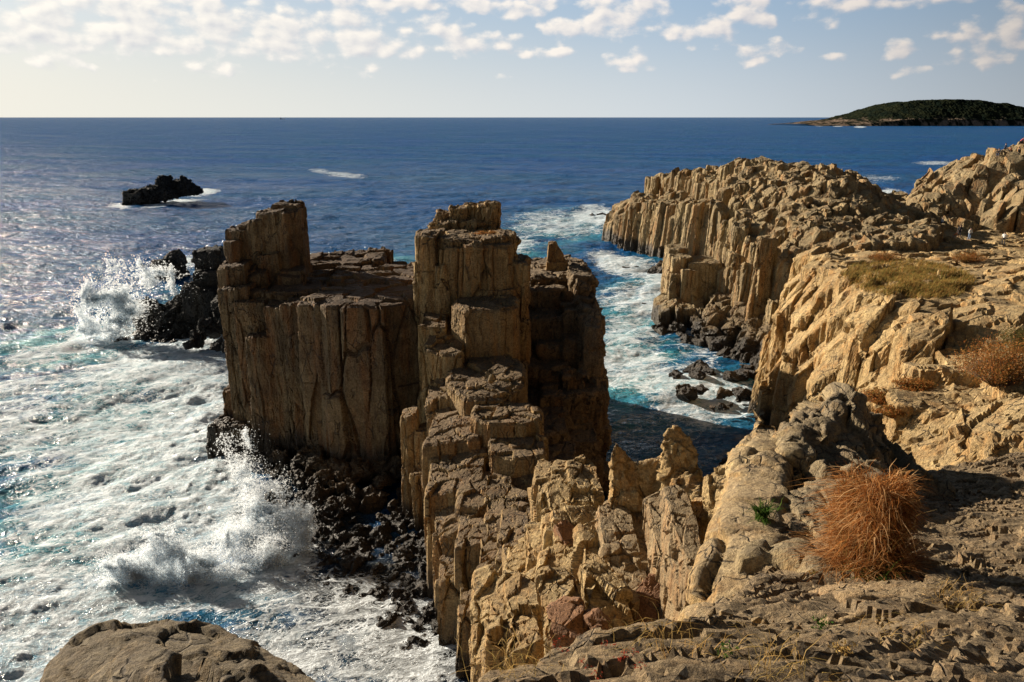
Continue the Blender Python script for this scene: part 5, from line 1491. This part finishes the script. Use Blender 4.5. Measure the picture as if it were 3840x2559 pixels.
RL = ['leftmost tiny red-leaved plant on the bottom ledge', 'red-leaved plant second from the left on the bottom ledge', 'red-leaved plant standing highest of the row on the bottom ledge', 'red-leaved plant below the highest one, mid row', 'red-leaved plant right of mid row on the bottom ledge', 'red-leaved plant nearest the bottom picture edge', 'rightmost red-leaved plant on the bottom ledge', 'faint red-leaved plant at the far left upper end of the row']
GR = 'red-leaved succulents in the bottom foreground'
for k, (u, v) in enumerate([(566, 652), (583, 668), (607, 646), (618, 660), (630, 655), (598, 676), (643, 668), (556, 642)]):
    c = near_hit(u, v, 4.3)
    leafy('succulent', RL[k], 'plant', c, (.06, .06, .035), 24, 10, .007, REDL, 90 + k, GR)
for k, (u, v, n_, lb) in enumerate([(520, 672, 60, 'wisp of dry grass stems at the bottom edge, left of the red plants'), (668, 650, 70, 'dry grass wisps right of the red plants'), (955, 600, 90, 'thin dry stems in the shade right of the big clump'),
                                    (775, 668, 60, 'dry stems lying on the ledge at the bottom edge'), (905, 640, 50, 'dry stems on the sunlit ledge, below the big clump')]):
    c = near_hit(u, v, 4)
    rr2 = np.random.default_rng(200 + k)
    pos_ = np.array([c]) + rr2.normal(size=(n_, 3)) * [.12, .10, 0]
    o = link('dry_grass', blades_mesh(pos_, rr2.uniform(.10, .30, n_), np.full(n_, .0035), rr2.uniform(.5, 1.4, n_), rr2.uniform(0, 6.28, n_), 5, 210 + k, .8), STRAW)
    tag(o, lb, 'grass tuft')
# grit
rr_ = random.Random(15)
Pz = []; Sz = []
for k in range(5200):
    x, y = rr_.uniform(.6, 11), rr_.uniform(3.2, 13.5)
    if not inside(led, x, y): continue
    dens = .25 + (.75 if x > 4.6 else 0)
    if rr_.random() > dens: continue
    Pz.append((x, y, float(Hg(x, y)) + .05)); Sz.append(.008 + .035 * rr_.random() ** 3)
o = link('gravel', drops_mesh(np.array(Pz), np.array(Sz) * 1.6), MR['ledge'])
tag(o, 'loose grit scattered over the shaded foreground ground', 'gravel', kind='stuff')

rr_ = random.Random(19); stn = []
for k in range(420):
    x, y = rr_.uniform(.2, 9.5), rr_.uniform(3.2, 12.5)
    if not inside(led, x, y) or (x < 4.4 and rr_.random() < .6): continue
    r = .02 + .075 * rr_.random() ** 3
    stn.append(chunk(rr_, (x, y, float(Hg(x, y)) + r * .35 + .02), r, 10, (1, .8, .6)))
V, F = merge(stn)
me = bpy.data.meshes.new('rubble'); me.from_pydata([tuple(map(float, v)) for v in V], [], F); me.update()
o = link('rubble', me, MR['near'])
tag(o, 'loose angular stones lying on the foreground ledge', 'rubble', kind='stuff')
# ------------------------------------------------------------------ people
SKIN = simple_mat('skin', (.55, .34, .24)); HAIR = simple_mat('dark_hair', (.02, .016, .014))
def skinned(name, pts, edges, rad, mat, parent):
    me = bpy.data.meshes.new(name); me.from_pydata(pts, edges, []); me.update()
    o = bpy.data.objects.new(name, me); COL.objects.link(o)
    md = o.modifiers.new('s', 'SKIN')
    for i, v in enumerate(me.skin_vertices[0].data):
        v.radius = (rad[i], rad[i]); v.use_root = (i == 0)
    sb = o.modifiers.new('u', 'SUBSURF'); sb.levels = 1; sb.render_levels = 1
    dg = C.evaluated_depsgraph_get()
    m2 = bpy.data.meshes.new_from_object(o.evaluated_get(dg))
    bpy.data.objects.remove(o); bpy.data.meshes.remove(me)
    smooth_all(m2)
    q = link(name, m2, mat, parent)
    return q

def person(label, x, y, z, rz, shirt, trousers, pose='stand', group=None, s=1.0, hat=None):
    t = empty('person', (x, y, z), rz); tag(t, label, 'person', group)
    t.scale = (s, s, s)
    if pose == 'sit':
        H0 = .42
        J = dict(pel=(0, 0, H0), bel=(0, .03, H0 + .22), che=(0, .02, H0 + .45), nec=(0, -.02, H0 + .62), hed=(0, -.05, H0 + .76),
                 hl=(.10, -.02, H0), kl=(.14, -.42, H0 + .06), al=(.14, -.46, .06), tl=(.14, -.60, .03), hr=(-.10, -.02, H0), kr=(-.14, -.42, H0 + .06), ar=(-.14, -.46, .06), tr=(-.14, -.60, .03),
                 sl=(.18, .01, H0 + .55), el=(.24, -.14, H0 + .34), wl=(.16, -.34, H0 + .22), nl=(.15, -.42, H0 + .2), sr=(-.18, .01, H0 + .55), er=(-.24, -.14, H0 + .34), wr=(-.16, -.34, H0 + .22), nr=(-.15, -.42, H0 + .2))
    elif pose == 'crouch':
        J = dict(pel=(0, .12, .38), bel=(0, .02, .58), che=(0, -.14, .76), nec=(0, -.24, .90), hed=(0, -.30, 1.02),
                 hl=(.10, .10, .38), kl=(.15, -.26, .50), al=(.14, -.06, .07), tl=(.14, -.22, .03), hr=(-.10, .10, .38), kr=(-.15, -.26, .50), ar=(-.14, -.06, .07), tr=(-.14, -.22, .03),
                 sl=(.18, -.16, .84), el=(.22, -.34, .66), wl=(.12, -.50, .58), nl=(.10, -.58, .56), sr=(-.18, -.16, .84), er=(-.22, -.34, .66), wr=(-.12, -.50, .58), nr=(-.10, -.58, .56))
    else:
        b = .14 if pose == 'lean' else 0.0
        J = dict(pel=(0, 0, .92), bel=(0, -.02 - b * .3, 1.10), che=(0, -.02 - b, 1.30), nec=(0, -.03 - b * 1.5, 1.47), hed=(0, -.05 - b * 2, 1.60),
                 hl=(.10, 0, .88), kl=(.12, -.05, .48), al=(.13, .02, .08), tl=(.14, -.14, .03), hr=(-.10, 0, .88), kr=(-.13, .02, .48), ar=(-.15, .10, .08), tr=(-.16, -.06, .03),
                 sl=(.19, -.02 - b, 1.40), el=(.24, -.06 - b, 1.14), wl=(.20, -.24 - b, 1.0), nl=(.19, -.31 - b, .97), sr=(-.19, -.02 - b, 1.40), er=(-.26, .02 - b, 1.14), wr=(-.24, -.12 - b, .92), nr=(-.23, -.16 - b, .86))
    top = tuple(np.array(J['hed']) + [0, 0, .12])
    names = ['pel', 'bel', 'che', 'nec', 'hed', 'top', 'hl', 'kl', 'al', 'tl', 'hr', 'kr', 'ar', 'tr', 'sl', 'el', 'wl', 'nl', 'sr', 'er', 'wr', 'nr']
    J['top'] = top
    rad = dict(pel=.115, bel=.11, che=.125, nec=.05, hed=.095, top=.055, hl=.075, kl=.052, al=.036, tl=.034, hr=.075, kr=.052, ar=.036, tr=.034, sl=.055, el=.038, wl=.026, nl=.026, sr=.055, er=.038, wr=.026, nr=.026)
    E = [('pel', 'bel'), ('bel', 'che'), ('che', 'nec'), ('nec', 'hed'), ('hed', 'top'), ('pel', 'hl'), ('hl', 'kl'), ('kl', 'al'), ('al', 'tl'), ('pel', 'hr'), ('hr', 'kr'), ('kr', 'ar'), ('ar', 'tr'),
         ('che', 'sl'), ('sl', 'el'), ('el', 'wl'), ('wl', 'nl'), ('che', 'sr'), ('sr', 'er'), ('er', 'wr'), ('wr', 'nr')]
    ix = {k: i for i, k in enumerate(names)}
    skinned('body', [J[k] for k in names], [(ix[a], ix[b]) for a, b in E], [rad[k] for k in names], SKIN, t)
    def sub(nm, ks, es, gr, mat):
        i2 = {k: i for i, k in enumerate(ks)}
        return skinned(nm, [J[k] for k in ks], [(i2[a], i2[b]) for a, b in es], [rad[k] + gr for k in ks], mat, t)
    sub('trousers', ['pel', 'hl', 'kl', 'al', 'hr', 'kr', 'ar'], [('pel', 'hl'), ('hl', 'kl'), ('kl', 'al'), ('pel', 'hr'), ('hr', 'kr'), ('kr', 'ar')], .022, trousers)
    sub('jacket', ['che', 'bel', 'pel', 'sl', 'el', 'wl', 'sr', 'er', 'wr'], [('che', 'bel'), ('bel', 'pel'), ('che', 'sl'), ('sl', 'el'), ('el', 'wl'), ('che', 'sr'), ('sr', 'er'), ('er', 'wr')], .03, shirt)
    h = np.array(J['hed'])
    rr3 = random.Random(int(x * 100))
    V, F = chunk(rr3, (h[0], h[1] + .03, h[2] + .06), .118, 40, (1, 1.05, .85), 0)
    me = bpy.data.meshes.new('hair'); me.from_pydata(V, [], F); me.update()
    link('hair' if hat is None else 'hat', me, HAIR if hat is None else hat, t)
    return t
WH = simple_mat('white_cloth', (.80, .80, .78)); BK = simple_mat('black_cloth', (.02, .02, .025)); NV = simple_mat('navy_cloth', (.03, .045, .10)); JN = simple_mat('jeans', (.16, .24, .38))
RD = simple_mat('red_cloth', (.35, .05, .04)); OR = simple_mat('orange_cloth', (.55, .22, .10)); LB = simple_mat('pale_blue_cloth', (.35, .45, .62)); GY = simple_mat('grey_cloth', (.25, .25, .25))
def stand_on(obs, x, y):
    zs = [down(o_, x, y) for o_ in obs]
    zs = [z_ for z_ in zs if z_ is not None]
    return max(zs) if zs else None
CRB = bpy.data.objects['crag_body']
def place(label, u, v, rz, sh_, tr_, pose, hat=None, obs=(FACE, CRB)):
    best = None
    for o_ in obs:
        h, n = hit(o_, u, v)
        if h is not None and (best is None or (h - CAMP).length < (best - CAMP).length): best = h
    if best is None:
        best = Vector(P(u, v, 125.5)); z = stand_on((CRB,), best[0], best[1])
        if z is not None: best[2] = z
    return person(label, best[0], best[1], best[2] - .03, rz, sh_, tr_, pose, hat=hat)
place('person in white top and black trousers on the plaza, rightmost of those standing there', 1003, 245, 2.6, WH, BK, 'lean')
place('person in white jacket with dark bag strap and blue jeans on the plaza', 969, 240, .4, WH, JN, 'stand')
place('person all in black standing left of the one in blue jeans', 959, 237, -.5, BK, BK, 'stand')
place('person crouching in pale brown at the feet of the black-clad one', 954, 239, 1.0, OR, GY, 'crouch')
place('person in pale blue by the foot of the crag, in shade', 941, 228, .8, LB, NV, 'stand')
top_ = []
for (x, sh_, tr_, pose, lb) in [(77.2, BK, NV, 'sit', 'person in black sitting lowest on the crag summit ridge, leftmost'), (78.3, NV, BK, 'sit', 'person in navy sitting on the crag summit, second from left'),
                                (79.3, OR, BK, 'crouch', 'person in orange crouching on the crag summit'), (80.1, BK, BK, 'stand', 'person in black standing on the crag summit between orange and red'),
                                (80.9, RD, BK, 'crouch', 'person in dark red crouching on the crag summit'), (81.7, WH, BK, 'stand', 'person in white top standing on the crag summit, left of the group at the edge'),
                                (82.7, BK, NV, 'stand', 'person in black jacket standing on the summit between the two in white'), (83.7, WH, NV, 'lean', 'person in white leaning forward on the summit at the right picture edge'),
                                (82.2, GY, BK, 'sit', 'person in grey sitting below those in white on the summit')]:
    y = 124.6 + (int(x * 10) % 5) * .35
    z = stand_on((CRB,), x, y)
    if z is None: z = 25
    person(lb, x, y, z - .03, (x * 7) % 3 - 1.2, sh_, tr_, pose)
